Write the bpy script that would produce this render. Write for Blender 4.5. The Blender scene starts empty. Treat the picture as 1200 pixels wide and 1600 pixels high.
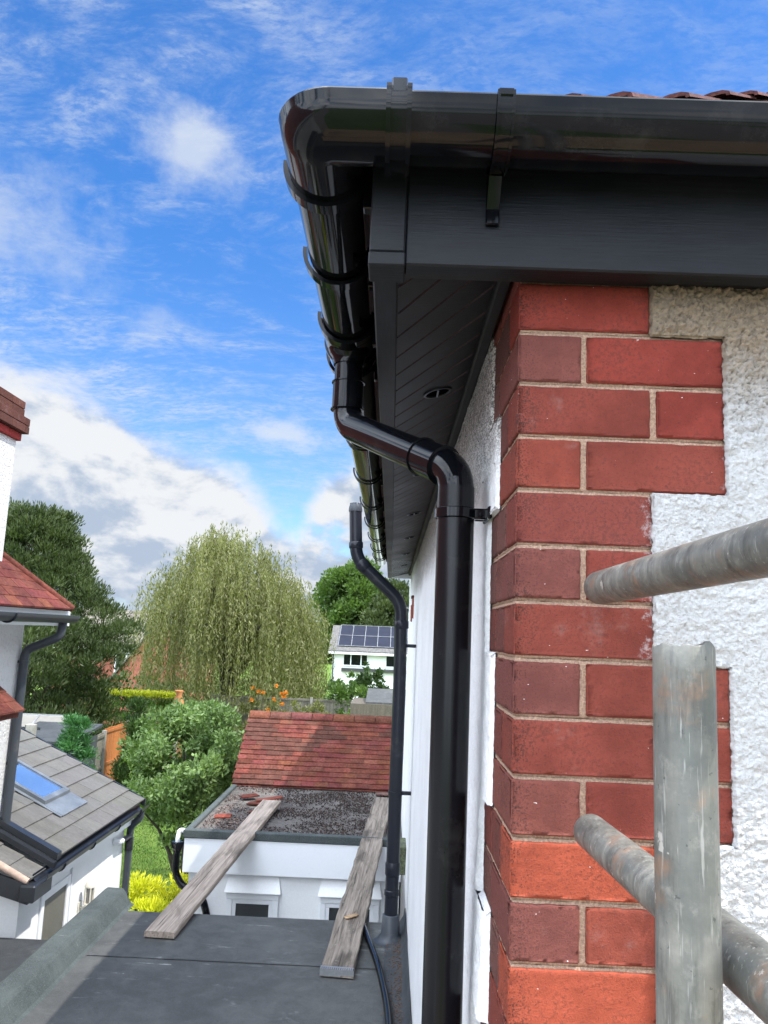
import bpy, math, random
import numpy as np
from mathutils import Vector, Matrix, noise
R = math.radians
PI = math.pi
random.seed(7)
rng = np.random.default_rng(7)
S = bpy.context.scene
COL = S.collection

# ------------------------------------------------------------------ camera
EYE = (-0.19486, -1.26320, 4.69774)
def cam_axes(yaw, pitch, roll):
    cy, sy, cp, sp, cr, sr = math.cos(yaw), math.sin(yaw), math.cos(pitch), math.sin(pitch), math.cos(roll), math.sin(roll)
    return Matrix(((cy, -sy, 0), (sy, cy, 0), (0, 0, 1))) @ Matrix(((1, 0, 0), (0, cp, -sp), (0, sp, cp))) @ Matrix(((cr, 0, sr), (0, 1, 0), (-sr, 0, cr)))
A = cam_axes(R(0.85063), R(8.80687), R(-2.39098))
cd = bpy.data.cameras.new('camera')
cam = bpy.data.objects.new('camera', cd)
COL.objects.link(cam)
ax, ay, az = A.col[0], A.col[1], A.col[2]
cam.matrix_world = Matrix(((ax.x, az.x, -ay.x, EYE[0]), (ax.y, az.y, -ay.y, EYE[1]), (ax.z, az.z, -ay.z, EYE[2]), (0, 0, 0, 1)))
cd.sensor_fit = 'VERTICAL'
cd.sensor_height = 36
cd.lens = 36 * 1228.9 / 1600
cd.clip_start = 0.02
cd.clip_end = 3000
S.camera = cam

# ------------------------------------------------------------------ node helper
class NT:
    def __init__(s, tree):
        s.t = tree
        s.n = tree.nodes
        s.l = tree.links
    def add(s, typ, ins=None, **kw):
        n = s.n.new(typ)
        for k, v in kw.items():
            setattr(n, k, v)
        for k, v in (ins or {}).items():
            sock = n.inputs[k]
            if isinstance(v, bpy.types.NodeSocket):
                s.l.new(v, sock)
            else:
                sock.default_value = v
        return n
    def math(s, op, a, b=0.0, c=0.0, clamp=False):
        n = s.n.new('ShaderNodeMath')
        n.operation = op
        n.use_clamp = clamp
        for i, v in enumerate((a, b, c)):
            if isinstance(v, bpy.types.NodeSocket):
                s.l.new(v, n.inputs[i])
            else:
                n.inputs[i].default_value = v
        return n.outputs[0]
    def mapr(s, v, a, b, c=0.0, d=1.0, smooth=True):
        n = s.add('ShaderNodeMapRange', {'Value': v, 'From Min': a, 'From Max': b, 'To Min': c, 'To Max': d})
        n.interpolation_type = 'SMOOTHSTEP' if smooth else 'LINEAR'
        return n.outputs[0]
    def mix(s, f, a, b, typ='MIX'):
        n = s.n.new('ShaderNodeMix')
        n.data_type = 'RGBA'
        n.blend_type = typ
        for k, v in ((0, f), (6, a), (7, b)):
            if isinstance(v, bpy.types.NodeSocket):
                s.l.new(v, n.inputs[k])
            else:
                n.inputs[k].default_value = v if k == 0 else (tuple(v) + (1,))[:4]
        return n.outputs[2]
    def noise(s, vec, scale, detail=4, rough=.55, dist=0, typ='FBM'):
        n = s.add('ShaderNodeTexNoise', {'Vector': vec, 'Scale': scale, 'Detail': detail, 'Roughness': rough, 'Distortion': dist})
        return n.outputs[0]
    def mapping(s, vec, scale=(1, 1, 1), rot=(0, 0, 0), loc=(0, 0, 0)):
        return s.add('ShaderNodeMapping', {'Vector': vec, 'Scale': scale, 'Rotation': rot, 'Location': loc}).outputs[0]

# ------------------------------------------------------------------ sky with clouds
W = bpy.data.worlds.new('World')
S.world = W
W.use_nodes = True
W.node_tree.nodes.clear()
w = NT(W.node_tree)
SUN = Vector((0.53, -0.215, 1.0)).normalized()
sky = w.add('ShaderNodeTexSky', sky_type='NISHITA')
sky.sun_disc = False
sky.sun_elevation = math.asin(SUN.z)
sky.sun_rotation = math.atan2(SUN.x, SUN.y)
sky.air_density = 1.0
sky.dust_density = 0.3
sky.ozone_density = 3.0
SKY_STRENGTH = 0.14
gen = w.add('ShaderNodeTexCoord').outputs['Generated']
sep = w.add('ShaderNodeSeparateXYZ', {'Vector': gen})
dx, dy, dz = sep.outputs
azm = w.math('ARCTAN2', dx, dy)
elv = w.math('ARCSINE', dz)
hs = w.add('ShaderNodeHueSaturation', {'Saturation': w.mapr(elv, .05, .5, 1.0, 1.26), 'Value': 1.0, 'Color': sky.outputs[0]})
skycol = w.mix(1.0, hs.outputs[0], w.mix(w.mapr(elv, .12, .62), (.40, .50, .62), (.52, .585, .69)), 'MULTIPLY')
# high thin cloud, drawn on a flat layer overhead
zz = w.math('ADD', w.math('MAXIMUM', dz, 0.0), 0.12)
pl = w.add('ShaderNodeCombineXYZ', {'X': w.math('DIVIDE', dx, zz), 'Y': w.math('DIVIDE', dy, zz), 'Z': 0.0}).outputs[0]
warp = w.add('ShaderNodeTexNoise', {'Vector': pl, 'Scale': 1.3, 'Detail': 3.0})
plw = w.add('ShaderNodeMixRGB', {'Fac': 0.22, 'Color1': pl, 'Color2': warp.outputs['Color']}).outputs[0]
c1 = w.noise(w.mapping(plw, (3.2, 5.2, 1), (0, 0, R(38))), 2.2, 12, .70, .3)
c2 = w.noise(w.mapping(pl, (1, 1, 1), (0, 0, R(20)), (3.1, 1.7, 0)), 1.15, 4, .5)
c3 = w.noise(w.mapping(plw, (7, 12, 1), (0, 0, R(30)), (1, 4, 0)), 3.6, 8, .7)
cirr = w.mapr(w.math('ADD', c1, w.math('MULTIPLY', w.math('SUBTRACT', c2, .5), .6)), .34, .76)
side = w.mapr(azm, -.45, .22, 1.0, .34)
cirr = w.math('MULTIPLY', w.math('MULTIPLY', cirr, side), w.mapr(c3, .3, .62, .55, 1.0))
rip = w.noise(w.mapping(plw, (16, 26, 1), (0, 0, R(34)), (2, 2, 0)), 3.0, 6, .65)
cirr = w.math('MULTIPLY', w.math('MULTIPLY', cirr, w.mapr(rip, .34, .58, .30, 1.0)), .85)
# a fuller puff high on the left
def blob(az0, el0, ra, re, sc, amp, loc):
    a = w.math('DIVIDE', w.math('SUBTRACT', azm, az0), ra)
    e = w.math('DIVIDE', w.math('SUBTRACT', elv, el0), re)
    r = w.math('SQRT', w.math('ADD', w.math('MULTIPLY', a, a), w.math('MULTIPLY', e, e)))
    nn = w.noise(w.mapping(gen, (1, 1, 1.3), (0, 0, 0), loc), sc, 8, .62)
    return w.mapr(w.math('SUBTRACT', w.math('ADD', r, w.math('MULTIPLY', w.math('SUBTRACT', nn, .5), -amp)), 0.0), 1.1, .0)
puff = w.math('MULTIPLY', blob(-.292, .560, .068, .066, 11, 2.6, (0, 0, 0)), .72)
puff2 = w.math('MULTIPLY', blob(-.30, .36, .07, .03, 12, 3.5, (2, 0, 1)), .35)
puff3 = w.math('MULTIPLY', blob(-.155, .245, .08, .022, 13, 3.6, (5, 0, 1)), .7)
puff4 = w.math('MULTIPLY', blob(-.52, .43, .16, .07, 8, 3.6, (9, 0, 1)), .5)
# the bank of cumulus over the gardens, plus unseen cloud added for fill light
fc = w.n.new('ShaderNodeFloatCurve')
cm = fc.mapping
pts = [(-3.2, 1.75), (-2.0, 1.75), (-1.05, 1.3), (-.72, .36), (-.56, .315), (-.49, .300), (-.43, .285), (-.36, .255), (-.30, .238), (-.24, .215), (-.19, .185), (-.145, .150), (-.115, .140), (-.10, .185), (-.07, .225), (-.03, .240), (.1, .24), (.55, .2), (1.05, 1.3), (2.0, 1.75), (3.2, 1.75)]
fa = lambda v: (v + 3.2) / 6.4
cm.clip_max_y = 2
cv = cm.curves[0]
cv.points[0].location = (0, pts[0][1])
cv.points[1].location = (1, pts[-1][1])
for a, e in pts[1:-1]:
    cv.points.new(fa(a), e)
cm.update()
w.l.new(w.math('DIVIDE', w.math('ADD', azm, 3.2), 6.4), fc.inputs['Value'])
bound = fc.outputs[0]
def cum(off, sc=7.0):
    v = w.mapping(gen, (1, 1, 1.7), (0, 0, 0), (0.4, 0, off))
    big = w.noise(v, sc, 12, .58, .15)
    return big
n0 = cum(0.0)
n1 = cum(-0.034)
vf = w.mapping(gen, (1, 1, 2.1), (0, 0, 0), (3, 1, 0))
n2 = w.noise(vf, 3.4, 6, .5)
below = w.math('SUBTRACT', bound, elv)
edge = w.math('ADD', below, w.math('MULTIPLY', w.math('SUBTRACT', n0, .5), .17))
cden = w.mapr(edge, -.012, .045)
# gaps of blue inside the bank
gap = w.mapr(w.math('ADD', n2, w.math('MULTIPLY', w.math('SUBTRACT', n0, .5), .9)), .28, .42)
cden = w.math('MULTIPLY', cden, gap)
cden = w.math('MULTIPLY', cden, w.mapr(elv, -.02, .03, .75, 1.0))
# bright billows against greyer bases
rel = w.math('SUBTRACT', n0, n1)
tone = w.math('ADD', w.math('MULTIPLY', rel, 4.5), w.mapr(below, .0, .14, .92, .50))
tone = w.math('ADD', tone, w.math('MULTIPLY', w.math('SUBTRACT', n2, .5), 1.1))
tone = w.mapr(tone, .20, .98)
ccol = w.mix(tone, (1.30, 1.55, 1.95), (2.40, 2.46, 2.55))
hicol = (1.85, 2.1, 2.5)
c = w.mix(cirr, skycol, hicol)
for p_ in (puff, puff2, puff3, puff4):
    c = w.mix(p_, c, (2.1, 2.27, 2.5))
dots = w.add('ShaderNodeVectorMath', {0: gen, 1: tuple(SUN)}, operation='DOT_PRODUCT').outputs['Value']
fill_gain = w.math('MULTIPLY', w.mapr(dots, .2, 1.0, 1.0, 1.6), w.math('MULTIPLY', w.mapr(w.math('ABSOLUTE', azm), .65, 1.4, 1.0, 2.7), w.mapr(azm, -.85, -1.5, 1.0, 2.5)))  # clouds out of view brightened as added fill light for shaded walls
ccol = w.add('ShaderNodeVectorMath', {0: ccol, 'Scale': fill_gain}, operation='SCALE').outputs[0]
c = w.mix(cden, c, ccol)
bg = w.add('ShaderNodeBackground', {'Color': c, 'Strength': SKY_STRENGTH})
wo = w.add('ShaderNodeOutputWorld', {'Surface': bg.outputs[0]})

sd = bpy.data.lights.new('sun', 'SUN')
sd.energy = 2.4
sd.angle = R(0.55)
sd.color = (1.0, .955, .89)
so = bpy.data.objects.new('sun', sd)
COL.objects.link(so)
so.location = (6, -4, 14)
so.rotation_euler = SUN.to_track_quat('Z', 'Y').to_euler()

S.view_settings.view_transform = 'Standard'
S.view_settings.look = 'None'
S.view_settings.exposure = 1.4
S.view_settings.gamma = 1
S.view_settings.use_curve_mapping = False
S.cycles.max_bounces = 8
S.cycles.diffuse_bounces = 4
S.cycles.glossy_bounces = 4
S.cycles.transparent_max_bounces = 8
S.cycles.use_denoising = True

# ------------------------------------------------------------------ materials
def newmat(name):
    m = bpy.data.materials.new(name)
    m.use_nodes = True
    m.node_tree.nodes.clear()
    t = NT(m.node_tree)
    t.obj = t.add('ShaderNodeTexCoord').outputs['Object']
    t.out = t.add('ShaderNodeOutputMaterial')
    return m, t
def attr(t, name='tint'):
    return t.add('ShaderNodeAttribute', attribute_name=name)
def finish(t, base, rough=.6, metal=0.0, bump=None, bstr=.5, bdist=.01, spec=.5, coat=0.0, normal=None):
    b = t.add('ShaderNodeBsdfPrincipled')
    for k, v in (('Base Color', base), ('Roughness', rough), ('Metallic', metal), ('Specular IOR Level', spec), ('Coat Weight', coat)):
        if isinstance(v, bpy.types.NodeSocket):
            t.l.new(v, b.inputs[k])
        elif k == 'Base Color':
            b.inputs[k].default_value = (tuple(v) + (1,))[:4]
        else:
            b.inputs[k].default_value = v
    if bump is not None:
        bp = t.add('ShaderNodeBump', {'Height': bump, 'Strength': bstr, 'Distance': bdist})
        t.l.new(bp.outputs[0], b.inputs['Normal'])
    t.l.new(b.outputs[0], t.out.inputs[0])
    return b
def lichen(m, t, base):
    a = t.noise(t.mapping(t.obj, (1, 1, 1), (0, 0, 0), (2, 6, 4)), 5, 6, .7)
    b_ = t.noise(t.obj, 55, 5, .75)
    f = t.math('MULTIPLY', t.mapr(a, .45, .68), t.mapr(b_, .48, .62))
    return t.mix(t.math('MULTIPLY', f, .4), base, (.11, .10, .07))
def simple(name, col, rough=.6, metal=0.0, var=.12, vs=4.0, fine=60.0, fvar=.06, bstr=.15, bdist=.004, spec=.5, coat=0.0, tint=False, stretch=(1, 1, 1)):
    m, t = newmat(name)
    v = t.mapping(t.obj, stretch)
    n1 = t.noise(v, vs, 5, .6)
    n2 = t.noise(v, fine, 3, .6)
    base = t.mix(t.mapr(n1, .3, .7), tuple(x * (1 - var) for x in col), tuple(min(1, x * (1 + var)) for x in col))
    base = t.mix(t.mapr(n2, .35, .65), t.mix(1.0, base, (1 - fvar * 2,) * 3, 'MULTIPLY'), base)
    if tint:
        base = t.mix(1.0, base, attr(t).outputs['Color'], 'MULTIPLY')
    if 'tile' in name or 'slate' in name:
        base = lichen(m, t, base)
    r = t.math('ADD', rough, t.math('MULTIPLY', t.math('SUBTRACT', n1, .5), .25), clamp=True)
    finish(t, base, r, metal, n2, bstr, bdist, spec, coat)
    return m

M = {}
# glossy black guttering plastic with dusty smears
def plastic(name, col, r0, dust=.5):
    m, t = newmat(name)
    n1 = t.noise(t.obj, 14, 8, .7)
    n2 = t.noise(t.mapping(t.obj, (1, 1, 1), (0, 0, 0), (4, 2, 1)), 5, 4, .6)
    n3 = t.noise(t.obj, 130, 4, .7)
    d = t.math('MULTIPLY', t.mapr(t.math('MULTIPLY', n1, n2), .27, .5), dust)
    spk = t.math('MULTIPLY', t.mapr(n3, .66, .74), t.mapr(n2, .5, .65))
    d = t.math('MAXIMUM', d, t.math('MULTIPLY', spk, .6 * dust))
    base = t.mix(d, col, (.13, .125, .115))
    r = t.mapr(d, 0, 1, r0, .5)
    finish(t, base, r, 0, n2, .05, .004, .23)
    return m
M['pvc'] = plastic('black_gloss_plastic', (.003, .0035, .005), .08, .12)
M['pvc_pipe'] = plastic('black_pipe_plastic', (.004, .0045, .006), .24, .12)
M['pvc_dull'] = plastic('black_satin_plastic', (.012, .014, .02), .28, .35)
M['pvc_grey'] = plastic('weathered_grey_plastic', (.045, .052, .062), .35, .8)
# woodgrain foil
def foil(name, col, rough, axis):
    m, t = newmat(name)
    sc = (14, 260, 260) if axis == 'x' else (260, 14, 260)
    g = t.noise(t.mapping(t.obj, sc), 1.0, 5, .65)
    n = t.noise(t.obj, 3, 4, .5)
    base = t.mix(t.mapr(g, .35, .65), tuple(x * .72 for x in col), tuple(x * 1.25 for x in col))
    base = t.mix(t.math('MULTIPLY', t.mapr(n, .4, .7), .12), base, (.06, .065, .07))
    finish(t, base, t.mapr(n, .3, .7, rough, rough + .12), 0, g, .5, .0012, .22)
    return m
M['foil_x'] = foil('anthracite_woodgrain', (.0045, .006, .009), .40, 'x')
M['foil_y'] = foil('anthracite_woodgrain_side', (.008, .009, .013), .42, 'y')
M['soffit'] = foil('charcoal_soffit_plastic', (.012, .0115, .013), .46, 'x')
M['hole'] = simple('dark_slot', (.002, .002, .002), 1.0, spec=0.0)  # near-black colour standing for the shade inside grooves and vents

# brickwork
def brick_mat(name, tinted=True):
    m, t = newmat(name)
    n1 = t.noise(t.obj, 11, 6, .65)
    n2 = t.noise(t.obj, 150, 6, .78)
    n3 = t.noise(t.mapping(t.obj, (1, 1, 1), (0, 0, 0), (5, 3, 9)), 340, 3, .7)
    a = attr(t).outputs['Color']
    base = t.mix(t.mapr(n1, .32, .7), t.mix(1.0, a, (.74, .72, .74), 'MULTIPLY'), t.mix(1.0, a, (1.18, 1.12, 1.08), 'MULTIPLY'))
    base = t.mix(t.math('MULTIPLY', t.mapr(t.math('ADD', n2, t.math('MULTIPLY', t.math('SUBTRACT', n1, .5), .6)), .52, .66), .42), base, (.055, .028, .025))
    base = t.mix(t.math('MULTIPLY', t.mapr(n3, .57, .68), .5), base, (.05, .028, .025))
    n4 = t.noise(t.mapping(t.obj, (1, 1, 1), (0, 0, 0), (15, 3, 2)), 6, 6, .7)
    base = t.mix(t.math('MULTIPLY', t.mapr(n4, .58, .74), .22), base, (.42, .36, .34))
    # white paint dragged over the brick ends beside the render
    sx = t.add('ShaderNodeSeparateXYZ', {'Vector': t.add('ShaderNodeVectorMath', {0: t.add('ShaderNodeNewGeometry').outputs['Position']}, operation='ADD').outputs[0]})
    n6 = t.noise(t.mapping(t.obj, (1, 1, 1), (0, 0, 0), (8, 3, 6)), 38, 6, .75)
    zb = t.math('MULTIPLY', t.mapr(sx.outputs[2], 4.66, 4.67), t.mapr(sx.outputs[2], 4.945, 4.935))
    ex = t.math('MAXIMUM', t.math('MULTIPLY', t.mapr(sx.outputs[0], .175, .222), zb), t.math('MULTIPLY', t.mapr(sx.outputs[0], .325, .342), .8))
    pm = t.math('MULTIPLY', t.mapr(t.math('ADD', n6, t.math('MULTIPLY', ex, .22)), .66, .80), ex)
    pm = t.math('MULTIPLY', pm, t.mapr(sx.outputs[2], 5.12, 4.98))
    base = t.mix(t.math('MULTIPLY', pm, .55), base, (.58, .54, .54))
    # soot spots gathering at the corner
    sp_ = t.math('MULTIPLY', t.mapr(sx.outputs[0], .055, .0), t.mapr(t.math('ADD', n3, t.math('MULTIPLY', n1, .5)), .74, .90))
    base = t.mix(t.math('MULTIPLY', sp_, .8), base, (.03, .022, .02))
    # paint flecks
    n5 = t.noise(t.mapping(t.obj, (1, 1, 2.2), (0, 0, 0), (1, 8, 2)), 95, 2, .5)
    base = t.mix(t.mapr(n5, .775, .80), base, (.7, .68, .66))
    h = t.math('ADD', t.math('MULTIPLY', n2, .7), t.math('MULTIPLY', n3, .5))
    finish(t, base, .84, 0, h, .9, .003, .12)
    return m
M['brick'] = brick_mat('red_engineering_brick')
def mortar_mat():
    m, t = newmat('sandy_mortar')
    n1 = t.noise(t.obj, 9, 5, .6)
    n2 = t.noise(t.obj, 230, 5, .75)
    z = t.add('ShaderNodeSeparateXYZ', {'Vector': t.obj}).outputs[2]
    base = t.mix(t.mapr(n2, .35, .68), (.27, .175, .125), (.53, .36, .26))
    base = t.mix(t.math('MULTIPLY', t.mapr(n1, .50, .72), .35), base, (.34, .24, .18))
    finish(t, base, .92, 0, n2, .9, .004, .15)
    return m
M['mortar'] = mortar_mat()
# roughcast render
def roughcast(name, white, old, oldz, scale=1.0, bs=1.0, tex=0):
    m, t = newmat(name)
    v = t.obj
    vor = t.add('ShaderNodeTexVoronoi', {'Vector': t.mix(.02, v, t.add('ShaderNodeTexNoise', {'Vector': v, 'Scale': 60.0}).outputs['Color']), 'Scale': 95.0 * scale, 'Smoothness': .6}, feature='SMOOTH_F1').outputs['Distance']
    n1 = t.noise(v, 105 * scale, 6, .7)
    n2 = t.noise(v, 4, 5, .6)
    n3 = t.noise(v, 210, 3, .6)
    z = t.add('ShaderNodeSeparateXYZ', {'Vector': v}).outputs[2]
    base = t.mix(t.mapr(n2, .35, .68), tuple(x * .93 for x in white), white)
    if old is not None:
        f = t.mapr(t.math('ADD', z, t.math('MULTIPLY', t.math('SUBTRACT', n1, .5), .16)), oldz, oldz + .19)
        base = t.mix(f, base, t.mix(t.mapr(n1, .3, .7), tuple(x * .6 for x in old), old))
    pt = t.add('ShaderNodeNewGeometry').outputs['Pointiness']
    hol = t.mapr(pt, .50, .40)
    base = t.mix(t.math('MULTIPLY', hol, t.mapr(z, 4.9, 5.15, .22, .75)), base, (.10, .08, .06))  # crevice shade painted into the colour, stronger towards the top
    # darker again in the low parts of the noise
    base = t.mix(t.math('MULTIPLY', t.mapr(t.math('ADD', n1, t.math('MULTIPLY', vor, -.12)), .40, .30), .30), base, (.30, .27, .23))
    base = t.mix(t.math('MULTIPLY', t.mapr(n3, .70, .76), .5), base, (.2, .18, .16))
    h = t.math('ADD', t.math('MULTIPLY', vor, -.6), t.math('ADD', t.math('MULTIPLY', n1, 1.1), t.math('MULTIPLY', n3, .15)))
    finish(t, base, .82, 0, h, bs, .007, .2)
    return m
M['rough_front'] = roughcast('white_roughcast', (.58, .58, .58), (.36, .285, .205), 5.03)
def side_mat():
    m, t = newmat('white_roughcast_side')
    v = t.obj
    n1 = t.noise(v, 70, 6, .7)
    n2 = t.noise(v, 3, 5, .6)
    n3 = t.noise(v, 240, 4, .7)
    sp = t.add('ShaderNodeSeparateXYZ', {'Vector': v})
    z, y = sp.outputs[2], sp.outputs[1]
    base = t.mix(t.mapr(n2, .35, .68), (.75, .76, .77), (.82, .83, .84))
    # sooty unpainted strip high up under the eaves, near the corner
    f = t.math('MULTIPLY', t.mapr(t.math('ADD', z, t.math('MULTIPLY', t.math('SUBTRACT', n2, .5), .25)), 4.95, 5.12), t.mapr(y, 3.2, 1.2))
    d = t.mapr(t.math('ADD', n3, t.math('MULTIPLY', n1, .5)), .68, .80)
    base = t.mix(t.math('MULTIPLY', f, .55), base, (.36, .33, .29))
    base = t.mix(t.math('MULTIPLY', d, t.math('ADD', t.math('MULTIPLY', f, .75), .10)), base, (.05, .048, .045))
    # runs of dirt
    st = t.noise(t.mapping(v, (1, 26, 1.3)), 1.5, 5, .6)
    base = t.mix(t.math('MULTIPLY', t.mapr(st, .60, .74), t.math('MULTIPLY', t.mapr(z, 4.6, 5.1), .7)), base, (.16, .15, .14))
    # splash dirt by the flat roof
    base = t.mix(t.math('MULTIPLY', t.mapr(t.math('ADD', z, t.math('MULTIPLY', t.math('SUBTRACT', n2, .5), -.12)), 2.80, 2.66), .75), base, (.10, .085, .07))
    h = t.math('ADD', n1, t.math('MULTIPLY', n3, .3))
    finish(t, base, .8, 0, h, .9, .006, .2)
    return m
M['rough_side'] = side_mat()
M['rough_far'] = roughcast('white_roughcast_far', (.62, .62, .61), None, 0, .45, 1.0)
M['white_render'] = simple('smooth_white_render', (.82, .83, .84), .75, var=.03, vs=1.5, fvar=.02, bstr=.2, bdist=.003)
M['white_upvc'] = simple('white_plastic', (.78, .80, .83), .32, var=.02, vs=2, fvar=.01, bstr=.02)
M['cream'] = simple('cream_painted_metal', (.78, .74, .62), .4, var=.05)
# galvanised tube
def tube_mat():
    m, t = newmat('galvanised_scaffold_steel')
    v = t.obj
    n1 = t.noise(v, 9, 6, .65)
    n2 = t.noise(t.mapping(v, (90, 90, 8)), 1, 5, .6)
    n3 = t.noise(v, 45, 6, .7)
    n4 = t.noise(t.mapping(v, (1, 1, 1), (0, 0, 0), (3, 7, 1)), 16, 5, .6)
    base = t.mix(t.mapr(n1, .33, .68), (.10, .105, .095), (.235, .23, .20))
    base = t.mix(t.math('MULTIPLY', t.mapr(n2, .4, .62), .5), base, (.12, .125, .12))
    base = t.mix(t.math('MULTIPLY', t.mapr(n3, .52, .68), .45), base, (.30, .29, .255))
    base = t.mix(t.math('MULTIPLY', t.mapr(n4, .54, .68), .6), base, (.30, .165, .095))
    base = t.mix(t.math('MULTIPLY', t.mapr(t.noise(v, 120, 3, .6), .66, .72), .6), base, (.04, .04, .04))
    sc_ = t.noise(t.mapping(v, (260, 260, 14), (R(8), R(5), 0)), 1, 3, .7)
    base = t.mix(t.math('MULTIPLY', t.mapr(sc_, .60, .68), .55), base, (.42, .41, .38))
    dk = t.noise(t.mapping(v, (30, 30, 5), (0, 0, 0), (4, 4, 4)), 1.4, 6, .7)
    base = t.mix(t.math('MULTIPLY', t.mapr(dk, .50, .68), .65), base, (.05, .05, .045))
    cs = t.noise(t.mapping(v, (1, 1, 1), (0, 0, 0), (8, 1, 6)), 26, 4, .65)
    base = t.mix(t.mapr(cs, .67, .70), base, (.42, .40, .36))
    r = t.mapr(n3, .3, .7, .38, .68)
    finish(t, base, r, .35, t.math('ADD', n3, n2), .25, .0015, .5)
    return m
M['tube'] = tube_mat()
# weathered board
def board_mat(name, c1, c2, stretch):
    m, t = newmat(name)
    v = attr(t, 'grain').outputs['Vector']
    g = t.noise(t.mapping(v, (1.1, 24, 24)), 1.6, 9, .66, .9)
    n = t.noise(t.mapping(v, (1.2, 5, 5)), 1.5, 5, .6, .8)
    n2 = t.noise(v, 30, 5, .7)
    base = t.mix(t.mapr(g, .34, .64), c1, c2)
    base = t.mix(t.math('MULTIPLY', t.mapr(n, .48, .68), .6), base, tuple(x * .5 for x in c1))
    kn = t.noise(t.mapping(v, (2.2, 9, 9), (0, 0, 0), (3, 3, 3)), 1.0, 2, .4)
    base = t.mix(t.math('MULTIPLY', t.mapr(kn, .62, .72), .5), base, tuple(x * .22 for x in c1))
    ck = t.noise(t.mapping(v, (.8, 60, 60), (0, 0, 0), (1, 5, 3)), 1.0, 4, .6, .3)
    base = t.mix(t.math('MULTIPLY', t.mapr(ck, .64, .68), .8), base, (.02, .016, .012))
    base = t.mix(t.math('MULTIPLY', t.mapr(n2, .60, .72), .4), base, (.35, .33, .30))
    base = t.mix(t.math('MULTIPLY', t.mapr(g, .38, .33), .8), base, (.02, .018, .015))
    finish(t, base, .82, 0, g, .45, .004, .2)
    return m
M['board_a'] = board_mat('weathered_board', (.23, .185, .15), (.40, .33, .275), 0)
M['board_b'] = board_mat('dark_weathered_board', (.115, .095, .078), (.27, .228, .19), 0)
M['board_new'] = board_mat('scaffold_board_timber', (.26, .17, .10), (.48, .34, .21), 0)
# felt roofing
def felt(name, c1, c2, dust=.5, streak=.4):
    m, t = newmat(name)
    v = t.obj
    n1 = t.noise(v, 1.4, 7, .65, .5)
    n2 = t.noise(v, 260, 3, .7)
    n3 = t.noise(t.mapping(v, (1, 3, 1), (0, 0, R(25))), 2.6, 8, .75, .8)
    n4 = t.noise(v, 22, 6, .7)
    n5 = t.noise(t.mapping(v, (1, 1, 1), (0, 0, 0), (7, 2, 0)), 7, 7, .7, .6)
    base = t.mix(t.mapr(t.math('ADD', t.math('MULTIPLY', n1, .5), t.math('MULTIPLY', n5, .5)), .38, .62), c1, c2)
    n6 = t.noise(t.mapping(v, (1.2, 26, 1), (0, 0, R(14))), 1.2, 5, .6, .5)
    base = t.mix(t.math('MULTIPLY', t.math('MULTIPLY', t.mapr(n6, .67, .72), t.mapr(n5, .5, .62)), streak), base, (.34, .34, .33))
    base = t.mix(t.math('MULTIPLY', t.mapr(n3, .58, .74), streak), base, (.22, .225, .22))
    base = t.mix(t.math('MULTIPLY', t.mapr(n2, .5, .68), dust), base, tuple(x * 1.9 for x in c2))
    base = t.mix(t.math('MULTIPLY', t.mapr(n4, .62, .72), .35), base, tuple(x * .5 for x in c1))
    finish(t, base, .85, 0, t.math('ADD', n2, n4), .5, .003, .25)
    return m
M['felt'] = felt('grey_felt', (.050, .052, .052), (.082, .084, .082), .45, 1.0)
M['felt_green'] = felt('green_mineral_felt', (.038, .046, .046), (.066, .078, .077), .9, .6)
M['felt_dark'] = felt('dark_felt', (.03, .033, .036), (.05, .055, .06), .3, .3)
M['felt_grit'] = felt('gritty_felt', (.026, .021, .019), (.12, .11, .10), .9, .3)
M['tile_red'] = simple('red_clay_tile', (.155, .050, .037), .75, var=.25, vs=6, fine=40, fvar=.18, bstr=.5, bdist=.004, tint=True, spec=.1)
M['tile_dark'] = simple('dark_red_clay_tile', (.10, .040, .036), .8, var=.3, vs=9, fine=60, fvar=.2, bstr=.6, bdist=.004, tint=True, spec=.25)
M['slate'] = simple('grey_concrete_slate', (.128, .125, .118), .8, var=.12, vs=3, fine=30, fvar=.1, bstr=.4, bdist=.004, tint=True, spec=.25, stretch=(1, 3, 1))
M['lead'] = simple('grey_lead_flashing', (.20, .22, .24), .45, .4, var=.2, vs=6)
M['pink'] = simple('pinkish_mortar', (.42, .31, .25), .9, var=.2, vs=14)
M['black_metal'] = simple('black_flashing', (.018, .021, .026), .4, var=.2)
def glass(name, col, rough=.03, sp=1.0, ct=1.0):
    m, t = newmat(name)
    n = t.noise(t.obj, 2, 3)
    finish(t, t.mix(t.mapr(n, .3, .7), tuple(x * .8 for x in col), col), rough, 0, None, spec=sp, coat=ct)
    return m
M['glass'] = glass('dark_window_glass', (.008, .010, .013))
M['skyglass'] = glass('blue_skylight_glass', (.09, .16, .32))
M['solar'] = glass('solar_cell', (.022, .024, .036), .45, .3, 0)
M['lantern_glass'] = glass('lantern_glass', (.25, .24, .22), .1)
M['bark'] = simple('bark', (.07, .055, .042), .9, var=.3, vs=8, fine=30, fvar=.25, bstr=.8, bdist=.03, stretch=(4, 4, 1))
M['fence_grey'] = simple('weathered_grey_fence', (.19, .175, .14), .85, var=.2, vs=3, fine=25, fvar=.2, bstr=.4, stretch=(6, 6, 1), tint=True)
M['fence_orange'] = simple('orange_stained_fence', (.40, .135, .035), .7, var=.15, vs=3, fine=25, fvar=.12, bstr=.4, stretch=(6, 6, 1), tint=True)
M['shed_brown'] = simple('brown_stained_timber', (.20, .085, .035), .75, var=.2, vs=3, fine=25, fvar=.15, stretch=(6, 6, 1), tint=True)
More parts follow.
